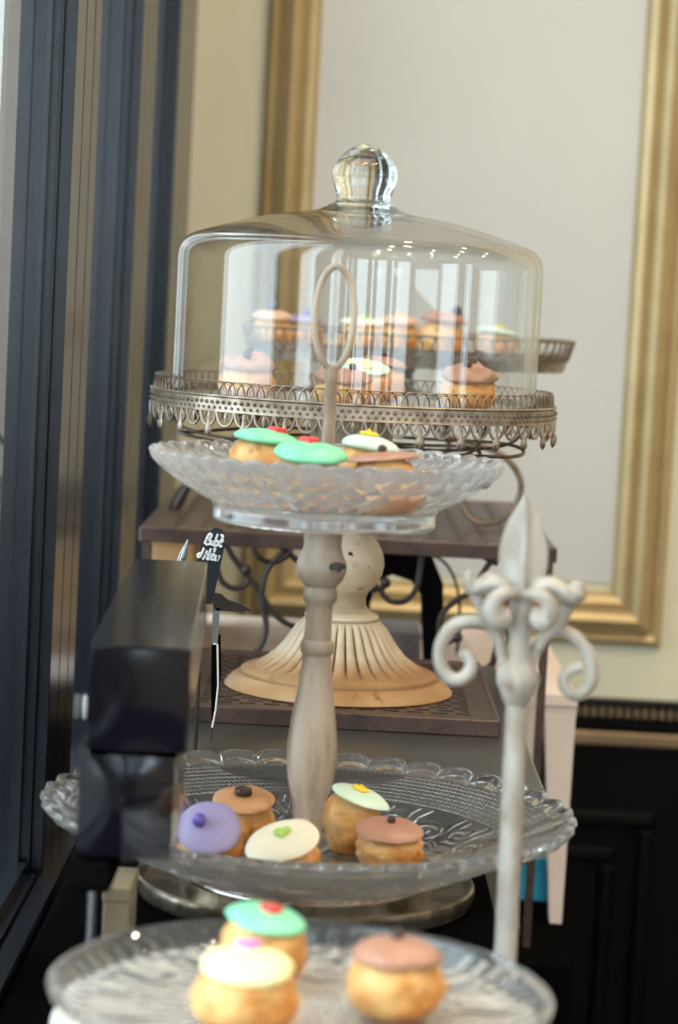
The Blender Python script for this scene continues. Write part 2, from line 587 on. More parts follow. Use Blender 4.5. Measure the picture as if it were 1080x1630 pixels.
posts = [-3.0, -2.2, -1.3, -0.45, 0.30, 1.05, 1.678, 2.18, 2.625]
SOLID = -1.3                               # from this post to the next the wall is closed
names = {1.05: 'window_1', 1.678: 'window_2', 2.18: 'window_3'}
wroot = None
k_ = 9
for i, y in enumerate(posts):
    y2 = posts[i + 1] if i + 1 < len(posts) else None
    mb = MB()
    mullion(mb, y, 0.165 if y2 is not None else 0.27)
    nm = names.get(y)
    if nm is None:
        k_ += 1
        nm = 'window_4' if y2 is None else 'window_%d' % k_
    if y2 is not None:
        ya, yb = y + 0.165, y2
        # bottom and top rails with a stepped inside edge
        for (z0, z1, z2) in ((ZS, ZS + 0.012, ZS + 0.02), (ZH, ZH - 0.03, ZH - 0.045)):
            mb.box((WG - 0.03, ya, min(z0, z1)), (WM - 0.003, yb, max(z0, z1)))
            mb.box((WG - 0.03, ya, min(z1, z2)), (WM - 0.010, yb, max(z1, z2)))
    o = struct(mb.build(nm, M['navy'], smooth=False))
    if y == SOLID:
        closed = MB().box((WX, y + 0.165, ZS), (WM - 0.004, y2, ZH)).build('infill_panel', M['navy'], o, smooth=False)
        continue
    if y2 is not None:
        MB().box((WG - 0.004, ya - 0.01, ZS + 0.018), (WG, yb + 0.004, ZH - 0.04)).build('pane', M['pane'], o, smooth=False)
    if nm == 'window_1':
        MB().box((WG - 0.030, 1.385, ZS), (WG - 0.008, 1.500, ZH)).build('glazing_bar', M['stone'], o, smooth=False)
    if nm == 'window_3':
        h = P(139, 1126, 2.172)
        hb = MB().ball(h, 0.0055, 12, 8, (0.8, 0.8, 2.2))
        hb.tube([h, h + Vector((0.002, 0.014, 0.0))], 0.003, 8)
        hb.build('window_handle', M['white'], o)['label'] = 'small white window handle'
# inner sill ledge
struct(MB().box((WM - 0.004, -1.5, Z(0.440)), (-0.1865, 2.0, Z(0.424)), bev=0.002).build('trim_1', M['navy'], smooth=False),
       'dark blue window sill ledge')

# back wall: panel moulding, wainscot
YW = YB


def wallpt(px, py):
    return P(px, py, YW)


xl0, xl1 = wallpt(430, 0).x, wallpt(515, 0).x
xr0, xr1 = wallpt(985, 940).x, wallpt(1056, 940).x
zb1, zb0 = wallpt(940, 926).z, wallpt(940, 1022).z
ztop = 2.55
struct(MB().box((xl1, YW - 0.004, zb1), (xr0, YW, ztop)).build('trim_2', M['panel'], smooth=False), 'raised cream wall panel')
mold = [(0, 0.0), (0, 0.010), (0.10, 0.016), (0.22, 0.010), (0.30, 0.020), (0.48, 0.028), (0.60, 0.022), (0.66, 0.012), (0.80, 0.018), (0.92, 0.014), (1.0, 0.004), (1.0, 0)]


def frame_moulding(x0, x1, z0, z1, wd):
    """mitred moulding strip around a rectangle: outer rect given, width wd"""
    mb = MB()
    rings = []
    for (t, d) in mold:
        i = t * wd
        rings.append([(x0 + i, YW - d, z0 + i), (x1 - i, YW - d, z0 + i), (x1 - i, YW - d, z1 - i), (x0 + i, YW - d, z1 - i)])
    vs = [p for r in rings for p in r]
    fs = []
    for j in range(len(rings) - 1):
        for k in range(4):
            k2 = (k + 1) % 4
            fs.append((j * 4 + k, j * 4 + k2, (j + 1) * 4 + k2, (j + 1) * 4 + k))
    return mb.add(vs, fs)


struct(frame_moulding(xl0, xr1, zb0, ztop + 0.06, xl1 - xl0).build('trim_3', M['gold'], smooth=False), 'gold stepped moulding framing the cream wall panel')
# second panel frame further right (seen only as the room goes on)
struct(frame_moulding(xr1 + 0.16, xr1 + 1.2, zb0, ztop + 0.06, xl1 - xl0).build('trim_4', M['gold'], smooth=False))
zr = wallpt(1000, 1112).z           # top of chair rail
rail = MB().box((-0.21, YW - 0.030, zr - 0.006), (XR, YW, zr)).box((-0.21, YW - 0.012, zr - 0.022), (XR, YW, zr - 0.006))
rail.box((-0.21, YW - 0.022, zr - 0.034), (XR, YW, zr - 0.022)).box((-0.21, YW - 0.016, 0.12), (XR, YW, zr - 0.034))
t5 = struct(rail.build('trim_5', M['black'], smooth=False), 'black wainscot under a dentil chair rail')
dn = MB()
xx = -0.2
while xx < 1.4:
    dn.box((xx, YW - 0.024, zr - 0.0195), (xx + 0.0062, YW - 0.012, zr - 0.006))
    xx += 0.0104
stuff(dn.build('dentil', M['wainscot_line'], t5, smooth=False))
zl = wallpt(1000, 1172).z
MB().box((-0.21, YW - 0.026, zl - 0.009), (XR, YW - 0.016, zl + 0.008), bev=0.003).build('bead_moulding', M['wainscot_line'], t5, smooth=False)
# wainscot panel frames
xw1 = wallpt(1040, 1290).x
wp = MB()
zt = wallpt(980, 1285).z
for (ins, d) in ((0.0, 0.014), (0.045, 0.010)):
    a, b, c, e = xw1 - 0.9 + ins, xw1 - ins, 0.25 + ins, zt - ins
    for bx in (((a, c), (b, c + 0.02)), ((a, e - 0.02), (b, e)), ((a, c + 0.02), (a + 0.02, e - 0.02)), ((b - 0.02, c + 0.02), (b, e - 0.02))):
        (p, q), (r_, s) = bx
        wp.box((p, YW - 0.016 - d, q), (r_, YW - 0.016, s), bev=0.005)
wp.build('wainscot_panel', M['black'], t5, smooth=False)
struct(MB().box((-0.21, YW - 0.022, 0), (XR, YW, 0.12)).build('baseboard_back', M['black'], smooth=False))

# street outside, glimpsed through the near pane
struct(MB().box((-12, -20, -0.25), (WX, 60, -0.2)).build('trim_6', M['asphalt'], smooth=False), 'pale street paving outside the window')
bl = thing('building', 'pale stone building along the street outside the left window', 'building', (-5.0, 22, -0.2))
MB().box((-9, 4, -0.2), (-5, 55, 9)).build('wall', M['stone'], bl, smooth=False)
for k in range(10):
    for zz in (0.6, 4.2):
        MB().box((-5.02, 5.5 + 5 * k, zz), (-4.97, 8 + 5 * k, zz + 2.3)).build('window', M['deepwindow'], bl, smooth=False)

# ================================================================== COUNTERS
HC = 0.345
ct = tag(MB().box((-0.150, 0.35, 0), (0.102, 2.0, Z(HC)), bev=0.003).build('counter', M['matteblack'], smooth=False),
         'black counter running along the window under the stands', 'counter')
lowc = tag(MB().box((-0.186, 2.005, 0), (0.222, 2.84, Z(0.556)), bev=0.003).build('cabinet', M['matteblack'], smooth=False),
           'low black cabinet under the tall brown iron rack', 'cabinet')
slab_r = G(838, 1176, 0.30)
sl = tag(MB().box((-0.112, 1.485, Z(HC)), (slab_r.x, 1.995, Z(0.30)), bev=0.003).build('display_riser', M['slab'], smooth=False),
         'low glossy grey display riser under the brown perforated tray', 'riser')


def perforated(name, x0, x1, y0, y1, z, mat, parent, sub=0.0056):
    nx, ny = max(6, int((x1 - x0) / sub)), max(6, int((y1 - y0) / sub))
    vs = [(x0 + (x1 - x0) * i / nx, y0 + (y1 - y0) * j / ny, z) for j in range(ny + 1) for i in range(nx + 1)]
    fs = []
    for j in range(ny):
        for i in range(nx):
            edge = i < 3 or j < 3 or i >= nx - 3 or j >= ny - 3
            row = j // 2
            if not edge and j % 2 == 1 and (i + row % 2) % 3 in (0, 1):
                continue
            fs.append((j * (nx + 1) + i, j * (nx + 1) + i + 1, (j + 1) * (nx + 1) + i + 1, (j + 1) * (nx + 1) + i))
    o = MB().add(vs, fs).build(name, mat, parent, smooth=False)
    so = o.modifiers.new('thickness', 'SOLIDIFY')
    so.thickness = 0.0014
    return o


# brown perforated tray on the riser
tfl, tfr = G(318, 1150, 0.288), G(800, 1166, 0.288)
TY0, TY1 = 1.655, 1.93
tx0, tx1 = -0.112, 0.5 * (tfr.x + P(800, 1170, TY0).x)
tray = thing('metal_tray', 'brown perforated metal tray under the fluted cream pedestal', 'tray', ((tx0 + tx1) / 2, (TY0 + TY1) / 2, Z(0.30)))
rim = MB()
for (a, b) in (((tx0, TY0), (tx1, TY0 + 0.004)), ((tx0, TY1 - 0.004), (tx1, TY1)), ((tx0, TY0 + 0.004), (tx0 + 0.004, TY1 - 0.004)), ((tx1 - 0.004, TY0 + 0.004), (tx1, TY1 - 0.004))):
    rim.box((a[0], a[1], Z(0.30)), (b[0], b[1], Z(0.288)), bev=0.0008)
rim.build('rim', M['rust'], tray, smooth=False)
perforated('perforated_top', tx0 + 0.003, tx1 - 0.003, TY0 + 0.003, TY1 - 0.003, Z(0.2885), M['rust'], tray)

# ================================================================== TALL BROWN IRON RACK (behind)
RY0, RY1 = 2.05, 2.52
rtop = 0.2034
rx1 = P(888, 873, RY0).x
rx0 = P(222, 842, RY0).x
rack = thing('iron_rack', 'tall brown iron rack with scrollwork and perforated top behind the cloche', 'rack', ((rx0 + rx1) / 2, (RY0 + RY1) / 2, Z(0.556)))
rr = MB()
for (a, b) in (((rx0, RY0), (rx1, RY0 + 0.006)), ((rx0, RY1 - 0.006), (rx1, RY1)), ((rx0, RY0 + 0.006), (rx0 + 0.006, RY1 - 0.006)), ((rx1 - 0.006, RY0 + 0.006), (rx1, RY1 - 0.006))):
    rr.box((a[0], a[1], Z(rtop + 0.013)), (b[0], b[1], Z(rtop)), bev=0.001)
rr.build('top_frame', M['rust'], rack, smooth=False)
perforated('perforated_top', rx0 + 0.004, rx1 - 0.004, RY0 + 0.004, RY1 - 0.004, Z(rtop + 0.001), M['rust'], rack, 0.0075)
for lx in (rx0 + 0.006, rx1 - 0.006):
    for ly in (RY0 + 0.006, RY1 - 0.006):
        MB().box((lx - 0.0035, ly - 0.0035, Z(0.556)), (lx + 0.0035, ly + 0.0035, Z(rtop + 0.012))).build('leg', M['rust'], rack, smooth=False)
HM = 0.338
shelf = MB().box((rx0 + 0.001, RY0 + 0.012, Z(HM + 0.008)), (rx1 - 0.011, RY1 - 0.012, Z(HM)), bev=0.001).build('middle_shelf', M['pinkwhite'], rack, smooth=False)
shelf['label'] = 'blush white middle shelf'
hs = -(P(840, 1372, RY0).z - CAM_Z)
MB().box((rx0 + 0.008, RY0 + 0.003, Z(hs + 0.003)), (rx1 - 0.008, RY0 + 0.009, Z(hs - 0.003))).build('stretcher', M['rust'], rack, smooth=False)
MB().box((rx0 + 0.004, RY0 + 0.012, Z(0.548)), (rx1 - 0.011, RY1 - 0.012, Z(0.542))).build('lower_shelf', M['darkiron'], rack, smooth=False)


def scroll(pxs, Y, r=0.0026, mat='darkiron', parent=rack, ends=True, sub=6):
    pts = smooth_path([P(x, y, Y) for x, y in pxs], sub)
    mb = MB().tube(pts, r, 8)
    if ends:
        mb.ball(pts[-1], r * 1.9, 10, 6)
    return mb.build('scroll', M[mat], parent)


SY = RY0 + 0.008
for s in ([(358, 862), (370, 885), (390, 912), (412, 940), (430, 968), (452, 990), (486, 1003)],
          [(346, 870), (345, 900), (354, 926), (374, 937), (394, 928), (392, 908)],
          [(352, 868), (376, 857), (404, 855), (440, 864), (466, 886), (492, 908)],
          [(404, 856), (406, 880), (424, 894), (446, 892), (461, 878), (455, 863)],
          [(478, 862), (446, 884), (425, 910), (417, 950), (424, 1000), (410, 1036), (378, 1055), (344, 1054), (334, 1040)]):
    scroll(s, SY)
for s in ([(848, 884), (815, 886), (785, 893), (768, 914), (752, 940), (724, 958), (704, 978), (700, 1004), (712, 1022), (728, 1015)],
          [(770, 876), (775, 889), (790, 892)],
          [(758, 1078), (784, 1056), (806, 1026), (826, 990)],
          [(789, 984), (796, 1010), (786, 1050), (782, 1088), (796, 1128)],
          [(872, 1000), (862, 1040), (862, 1078)],
          [(878, 884), (872, 940), (868, 1000)]):
    scroll(s, SY + 0.002)
scroll([(672, 876), (668, 910), (662, 938), (645, 957), (622, 957), (608, 942), (614, 928)], SY)
scroll([(560, 868), (580, 900), (596, 935)], SY)

# white tapered leg stand to the right
wl0, wl1 = P(868, 1103, 2.14).x, P(920, 1106, 2.14).x
wb0, wb1 = P(874, 1490, 2.14).x, P(893, 1490, 2.14).x
ztl = P(893, 1103, 2.14).z
wst = thing('white_stand', 'narrow blush white stand with tapered legs beside the brown rack', 'stand', ((wl0 + wl1) / 2, 2.3, Z(0.556)))
MB().box((wl0, 2.135, ztl - 0.012), (wl1, 2.50, ztl), bev=0.001).build('top', M['pinkwhite'], wst, smooth=False)
for ly in (2.138, 2.47):
    v = [(wb0, ly, Z(0.556)), (wb1, ly, Z(0.556)), (wb1, ly + 0.02, Z(0.556)), (wb0, ly + 0.02, Z(0.556)),
         (wl0 + .0005, ly, ztl - 0.012), (wl1 - .0005, ly, ztl - 0.012), (wl1 - .0005, ly + 0.025, ztl - 0.012), (wl0 + .0005, ly + 0.025, ztl - 0.012)]
    MB().add(v, [(3, 2, 1, 0), (4, 5, 6, 7), (0, 1, 5, 4), (1, 2, 6, 5), (2, 3, 7, 6), (3, 0, 4, 7)]).build('leg', M['pinkwhite'], wst, smooth=False)


def carton(name, label, cat, a, b, mat, lid=0.25, bev=0.001):
    t = thing(name, label, cat, ((a[0] + b[0]) / 2, (a[1] + b[1]) / 2, a[2]))
    zl_ = b[2] - (b[2] - a[2]) * lid
    MB().box((a[0] + 0.0006, a[1] + 0.0006, a[2]), (b[0] - 0.0006, b[1] - 0.0006, zl_), bev=bev).build('tray_half', mat, t, smooth=False)
    MB().box((a[0], a[1], zl_), b, bev=bev).build('lid', mat, t, smooth=False)
    return t


# teal carton on the lower rack shelf
ta, tb = P(822, 1470, 2.16), P(879, 1368, 2.16)
carton('gift_box', 'teal blue carton on the rack behind the iron finial', 'box', (ta.x, 2.16, Z(0.542)), (tb.x, 2.26, tb.z), M['teal'])
# brown carton on middle shelf at left
ka, kb = P(214, 848, 2.2), P(315, 848, 2.2)
carton('cardboard_box', 'brown cardboard box on the rack by the window', 'box', (max(ka.x, rx0 + 0.002), 2.17, Z(HM)), (kb.x, 2.44, ka.z), M['kraft'], 0.06)
# grey box and black arched carrier on the middle shelf
ga, gb = P(566, 1010, 2.26), P(672, 1010, 2.26)
carton('grey_box', 'grey lavender box under the arch of the black holder', 'box', (ga.x, 2.26, Z(HM)), (gb.x, 2.36, gb.z), M['lavender'])
bk = thing('arched_holder', 'black arched holder standing on the rack behind the pedestal', 'holder', (P(640, 1060, 2.2).x, 2.22, Z(HM)))
arch_out = [(548, 1100), (548, 960), (560, 908), (600, 880), (650, 874), (690, 890), (706, 930), (707, 1000), (706, 1100)]
arch_in = [(674, 1100), (673, 1000), (672, 950), (655, 925), (625, 915), (600, 925), (590, 960), (586, 1000), (584, 1100)]
zsh = Z(HM)
op = [P(x, y, 2.2) for x, y in arch_out]
ip = [P(x, y, 2.2) for x, y in arch_in][::-1]
for q in (op, ip):
    q[0].z = q[-1].z = zsh
mb = MB()
n = len(op)
v = [p for p in op] + [p for p in ip] + [p + Vector((0, .04, 0)) for p in op] + [p + Vector((0, .04, 0)) for p in ip]
f = []
for i in range(n - 1):
    f += [(i, i + 1, n + i + 1, n + i), (2 * n + i, 3 * n + i, 3 * n + i + 1, 2 * n + i + 1), (i, 2 * n + i, 2 * n + i + 1, i + 1),
          (n + i, n + i + 1, 3 * n + i + 1, 3 * n + i)]
f += [(0, n, 3 * n, 2 * n), (n - 1, 3 * n - 1, 4 * n - 1, 2 * n - 1)]
mb.add(v, f).build('arch', M['matteblack'], bk, smooth=False)
MB().tube(smooth_path([P(x, y, 2.235) for x, y in ((650, 876), (690, 884), (716, 905), (730, 945), (732, 990), (728, 1040))]), 0.0016, 6).build('wire_handle', M['darkiron'], bk)


# ================================================================== PRESSED GLASS
def resample(prof, step):
    out = []
    for (a, b) in zip(prof[:-1], prof[1:]):
        st = step if len(a) < 3 else a[2]
        L = math.hypot(b[0] - a[0], b[1] - a[1])
        n = max(1, int(round(L / st)))
        for i in range(n):
            t = i / n
            out.append((a[0] + (b[0] - a[0]) * t, a[1] + (b[1] - a[1]) * t))
    out.append((prof[-1][0], prof[-1][1]))
    return np.array(out)


def pressed(name, prof, nth, disp, mat, parent, c, step=0.003, edge=None):
    """lathe a closed section with a relief function disp(theta, r, z, s) along the section normal"""
    pr = resample(prof, step)
    n = len(pr)
    d = np.gradient(pr, axis=0)
    nm = np.stack([-d[:, 1], d[:, 0]], 1)
    nm /= np.maximum(np.linalg.norm(nm, axis=1, keepdims=True), 1e-9)
    th = np.linspace(0, 2 * PI, nth, endpoint=False)
    Rr, Tt = np.meshgrid(pr[:, 0], th, indexing='ij')
    Zz = np.repeat(pr[:, 1][:, None], nth, 1)
    D = disp(Tt, Rr, Zz, np.repeat(np.arange(n)[:, None], nth, 1), pr)
    R2 = Rr + D * nm[:, 0][:, None]
    Z2 = Zz + D * nm[:, 1][:, None]
    if edge is not None:
        R2, Z2 = edge(Tt, Rr, Zz, R2, Z2)
    off = world_loc(parent)
    X = c[0] + R2 * np.cos(Tt) - off.x
    Y = c[1] + R2 * np.sin(Tt) - off.y
    Zw = c[2] + Z2 - off.z
    V = np.stack([X, Y, Zw], -1).reshape(-1, 3)
    ii, kk = np.meshgrid(np.arange(n - 1), np.arange(nth), indexing='ij')
    k2 = (kk + 1) % nth
    Fq = np.stack([(ii + 1) * nth + kk, (ii + 1) * nth + k2, ii * nth + k2, ii * nth + kk], -1).reshape(-1, 4)
    me = bpy.data.meshes.new(name)
    me.vertices.add(len(V))
    me.vertices.foreach_set('co', V.ravel())
    me.loops.add(Fq.size)
    me.loops.foreach_set('vertex_index', Fq.ravel().astype(np.int32))
    me.polygons.add(len(Fq))
    me.polygons.foreach_set('loop_start', np.arange(0, Fq.size, 4, dtype=np.int32))
    me.polygons.foreach_set('loop_total', np.full(len(Fq), 4, dtype=np.int32))
    me.polygons.foreach_set('use_smooth', np.ones(len(Fq), dtype=bool))
    me.update()
    me.validate()
    o = bpy.data.objects.new(name, me)
    me.materials.append(mat)
    COL.objects.link(o)
    o.parent = parent
    return o


def dist_to_path(u, v, path):
    d = np.full(u.shape, 1e9)
    for (a, b) in zip(path[:-1], path[1:]):
        ax, ay = a
        bx, by = b[0] - ax, b[1] - ay
        t = np.clip(((u - ax) * bx + (v - ay) * by) / (bx * bx + by * by + 1e-12), 0, 1)
        d = np.minimum(d, np.hypot(u - ax - t * bx, v - ay - t * by))
    return d


def spiral(cx, cy, r0, r1, a0, turns, n=18):
    return [(cx + (r0 + (r1 - r0) * i / n) * math.cos(a0 + 2 * PI * turns * i / n), cy + (r0 + (r1 - r0) * i / n) * math.sin(a0 + 2 * PI * turns * i / n)) for i in range(n + 1)]


# ---- two tier stand
TT_Y = 1.36
tb_c = P(492, 1290, TT_Y)
tx, ty = tb_c.x, TT_Y
tier = thing('two_tier_stand', 'two tier stand of pressed glass dishes on a whitewashed baluster', 'cake stand', (tx, ty, Z(HC)))
# plinth
MB().lathe([(0, 0), (0.092, 0), (0.0965, 0.002), (0.0985, 0.0075), (0.0980, 0.0115), (0.0965, 0.0125), (0.0945, 0.0115), (0.0930, 0.0085), (0.080, 0.0070), (0.0735, 0.0070), (0.0735, 0.0125), (0, 0.0125)], 128, (tx, ty, Z(HC))).build('plinth', M['mottled'], tier)
ZBF = Z(HC) + 0.0126
# bowl section (r,z) relative to plinth top; listed inner centre -> rim -> outer -> foot -> centre below
bowl = [(0.0002, 0.0075, 0.004), (0.060, 0.0075, 0.004), (0.074, 0.009, 0.0008), (0.118, 0.0275, 0.0008), (0.141, 0.0385, 0.001), (0.149, 0.0425, 0.0008), (0.1525, 0.0425, 0.0008),
        (0.1535, 0.0395, 0.0008), (0.150, 0.0350, 0.0008), (0.142, 0.0330, 0.0009), (0.1195, 0.0235, 0.0008), (0.078, 0.0048, 0.0015), (0.072, 0.0030, 0.001), (0.071, 0.0, 0.001), (0.067, 0.0, 0.001),
        (0.065, 0.0035, 0.004), (0.0002, 0.0035, 0.004)]
NSC = 38
motif = [spiral(0.30, 0.45, 0.30, 0.05, -0.4, -1.35), spiral(0.78, 0.58, 0.24, 0.05, PI * 0.9, 1.3),
         [(0.52, 0.25), (0.58, 0.5), (0.56, 0.75), (0.50, 0.95)], [(0.55, 0.3), (0.66, 0.55), (0.68, 0.8), (0.64, 0.98)],
         [(0.05, 0.2), (0.3, 0.08), (0.55, 0.2), (0.8, 0.1), (1.0, 0.2)], [(0.86, 0.35), (0.95, 0.6), (0.92, 0.9)], [(0.02, 0.5), (0.06, 0.75), (0.02, 0.97)]]


def bowl_disp(T, R, Zv, S, pr):
    D = np.zeros_like(R)
    # index of the rim top tells inner from outer
    rim_i = int(np.argmax(pr[:, 0]))
    outer = S > rim_i
    inner = ~outer
    # beads: staggered rows on the outer flank
    rows = (R - 0.1165) / 0.0034
    zone = outer & (R > 0.1165) & (R < 0.1435) & (Zv > 0.018)
    row = np.floor(rows)
    fr = rows - row - 0.5
    nb = 252
    ph = T / (2 * PI) * nb + 0.5 * (row % 2)
    fp = ph - np.floor(ph) - 0.5
    rr_ = np.sqrt((fr / 0.46) ** 2 + (fp / 0.46) ** 2)
    bead = np.sqrt(np.clip(1 - rr_ ** 2, 0, 1)) * 0.0011
    D = np.where(zone, bead, D)
    # scroll relief between the floor and the beads (outer side)
    nrep = 11
    u = (T / (2 * PI) * nrep) % 1.0
    v_ = (R - 0.082) / (0.1150 - 0.082)
    zone2 = outer & (v_ > 0) & (v_ < 1) & (Zv > 0.004)
    asp = (2 * PI * 0.1 / nrep) / 0.033
    idx = np.where(zone2)
    uu, vv = u[idx] * asp, v_[idx]
    dd = np.full(uu.shape, 9.0)
    for pth in motif:
        dd = np.minimum(dd, dist_to_path(uu, vv, [(a * asp, b) for a, b in pth]))
    rel = np.exp(-(dd / 0.055) ** 2) * 0.0016
    D[idx] = rel
    # row of fine teeth at the floor edge
    z3 = outer & (R > 0.0765) & (R <= 0.082)
    D = np.where(z3, 0.0007 * np.clip(np.cos(T * 126) * 1.4, 0, 1), D)
    # a floor ring and radial rays inside the centre
    z4 = inner & (R > 0.022) & (R < 0.058)
    D = np.where(z4, 0.0004 * np.cos(T * 48), D)
    return D


def bowl_edge(T, R, Zv, R2, Z2):
    k = np.clip((R - 0.141) / 0.010, 0, 1)
    s = np.abs(np.sin(T * NSC / 2))
    lobe = np.sqrt(np.clip(s, 0, 1))
    R2 = R2 + k * (lobe - 0.75) * 0.0060
    Z2 = Z2 + k * (lobe - 0.6) * 0.0028
    return R2, Z2


pressed('lower_bowl', bowl, 1140, bowl_disp, M['crystalbowl'], tier, (tx, ty, ZBF), edge=bowl_edge)

# baluster
s28 = 1.0 / 2800.0
bpx = [(1345, 24), (1320, 25), (1300, 25), (1275, 28), (1240, 37), (1205, 41), (1180, 40), (1150, 37), (1100, 29), (1050, 23.5), (1042, 22.5), (1038, 26.5), (1030, 27.5), (1022, 26.5), (1018, 22.5),
       (990, 21), (962, 22), (957, 26), (948, 28), (940, 27), (934, 25), (922, 35), (908, 40.5), (895, 40), (882, 34), (868, 30), (852, 31), (842, 34), (836, 34)]
zA, zB = ZBF + 0.0078, None


ZRAISE = 0.0022


def axis_z(py):
    # height of a pixel row on the stand's axis
    x = 492 + (1290 - py) * math.tan(ROLL)
    return P(x, py, TT_Y).z


def flute(r, z, t):
    zz = z
    k = max(0.0, min(1.0, (Z(0.281) - zz) / 0.014)) * max(0.0, min(1.0, (zz - ZBF) / 0.015))
    return r * (1 - 0.22 * k * (0.5 + 0.5 * math.cos(9 * t))), z


pf = [(0, zA)] + [(r * s28, max(zA, axis_z(y))) for y, r in bpx]
pf.append((pf[-1][0], pf[-1][1] + ZRAISE))
zbt = pf[-1][1]
pf.append((0, zbt))
# densify
dense = []
for a, b in zip(pf[:-1], pf[1:]):
    nseg = max(1, int(abs(b[1] - a[1]) / 0.003))
    for i in range(nseg):
        dense.append((a[0] + (b[0] - a[0]) * i / nseg, a[1] + (b[1] - a[1]) * i / nseg))
dense.append(pf[-1])
dense[0] = (0, zA)
balu = MB().lathe(dense, 72, (tx, ty, 0), mod=flute).build('baluster', M['wash'], tier)
# flaked paint patch on the baluster bulge
def chip(parent, px, py, Y, pts, axis, rad, name='bare_patch'):
    """thin proud flake following a round surface of radius rad about axis (x,y)"""
    vs = []
    for (dx, dy) in pts:
        q = P(px + dx, py + dy, Y)
        ddx = q.x - axis[0]
        ddx = max(-rad * 0.97, min(rad * 0.97, ddx))
        vs.append((q.x, axis[1] - math.sqrt(max(1e-9, rad * rad - ddx * ddx)), q.z))
    n = len(vs)
    c = Vector((0, 0, 0))
    for q in vs:
        c += Vector(q)
    c /= n
    back = [(q[0], q[1] + 0.003, q[2]) for q in vs]
    o = MB().add(vs + back, [tuple(range(n)), tuple(range(2 * n - 1, n - 1, -1))] + [(i, n + i, n + (i + 1) % n, (i + 1) % n) for i in range(n)]).build(name, M['darkiron'], parent, smooth=False)
    o['label'] = 'dark bare patch in the paint'
    return o


chip(balu, 522, 902, 1.347, [(-2, 2), (4, -4), (14, -7), (22, -6), (30, -2), (28, 3), (22, 4), (20, 9), (16, 8), (15, 4), (6, 5)], (tx + 0.0108, ty), 0.0150)

# upper plate: foot, flared hobnail rim
zup = zbt
ucx = tx
uplate = [(0.0002, 0.0110, 0.004), (0.050, 0.0110, 0.004), (0.058, 0.0130, 0.0010), (0.096, 0.0315, 0.0010), (0.0995, 0.0335, 0.0007), (0.1010, 0.0320, 0.0007), (0.0995, 0.0280, 0.0010),
          (0.066, 0.0095, 0.0012), (0.0635, 0.0060, 0.001), (0.0640, 0.0005, 0.0008), (0.0625, -0.0008, 0.0008), (0.0595, 0.0005, 0.001), (0.0590, 0.0050, 0.002), (0.050, 0.0060, 0.004), (0.0002, 0.0060, 0.004)]


uplate = [(a[0], a[1] * 1.15, a[2]) for a in uplate]


def uplate_disp(T, R, Zv, S, pr):
    rim_i = int(np.argmax(pr[:, 0]))
    outer = S > rim_i
    v_ = (R - 0.066) / 0.033
    zone = outer & (v_ > 0) & (v_ < 1) & (Zv > 0.0104)
    k = np.sin(np.clip(v_, 0, 1) * PI) ** 0.4
    a = T / (2 * PI) * 40
    hob = np.abs(np.sin(PI * (a + v_ * 2.5))) * np.abs(np.sin(PI * (a - v_ * 2.5)))
    D = np.where(zone, 0.0020 * np.sqrt(hob) * k, 0)
    zi = (~outer) & (R > 0.058) & (R < 0.096)
    D = np.where(zi, 0.0006 * np.cos(T * 40), D)
    return D


def uplate_edge(T, R, Zv, R2, Z2):
    k = np.clip((R - 0.092) / 0.008, 0, 1)
    s = np.abs(np.sin(T * 40 / 2))
    return R2 + k * (np.sqrt(s) - 0.7) * 0.0030, Z2 + k * (np.sqrt(s) - 0.6) * 0.0022


pressed('upper_plate', uplate, 800, uplate_disp, M['crystalplate'], tier, (tx, ty, zup), edge=uplate_edge)
ZUF = zup + 0.0129
MB().lathe([(0, 0), (0.010, 0), (0.0095, 0.002), (0.005, 0.003), (0.0037, 0.005), (0.0036, 0.0675), (0.0040, 0.071), (0.0034, 0.0745), (0, 0.0755)], 20, (tx, ty, ZUF)).build('rod', M['wash'], tier)
rc = P(541, 496, TT_Y)
rc.x = tx + (rc.x - tx) * 1.0
zr0 = ZUF + 0.0748
pts = []
cz = 0.5 * (zr0 + P(541, 424, TT_Y).z)
hh = P(541, 424, TT_Y).z - cz
for k in range(40):
    a = 2 * PI * k / 40
    pts.append((tx + 0.0112 * math.sin(a), ty - 0.002 * math.sin(a), cz - hh * math.cos(a)))
MB().tube(pts, 0.0020, 10, closed=True).build('ring_handle', M['wash'], tier)

# ================================================================== CLOCHE STAND
CY = 1.765
cc = P(538, 1105, CY)
cx_, cy_ = cc.x, CY
zt0 = Z(0.288)
stand = thing('cake_stand', 'lace rimmed cake stand on a fluted cream pedestal under the glass cloche', 'cake stand', (cx_, cy_, zt0))
s21 = CY / F_PX


def cz_(py):
    x = 538 + (1105 - py) * math.tan(ROLL)
    return P(x, py, CY).z


zpl = Z(0.0745)          # plate surface
ped = [(1105, 178), (1103, 183), (1093, 183.5), (1089, 181), (1082, 175), (1076, 167), (1074, 164), (1073, 158), (1068, 158), (1065, 152), (1063, 144)]
flu = [(1062, 140), (1052, 122), (1040, 106), (1025, 92), (1010, 82), (998, 74), (990, 66), (986, 62)]
stem = [(984, 58), (980, 60), (976, 58), (972, 46), (962, 38), (950, 37), (940, 41), (928, 52), (912, 61), (895, 64), (878, 61), (862, 53), (850, 42), (838, 32), (820, 26), (790, 24), (760, 26), (730, 34), (712, 50), (704, 66)]


def flute2(r, z, t):
    return r, z


def pts_z(lst):
    return [(r * s21, cz_(y)) for y, r in lst]


p1, p2, p3 = pts_z(ped), pts_z(flu), pts_z(stem)
zoff = zt0 - p1[0][1]
# body built in one lathe; flutes modulate the middle zone
zf0, zf1 = p2[0][1], p2[-1][1]


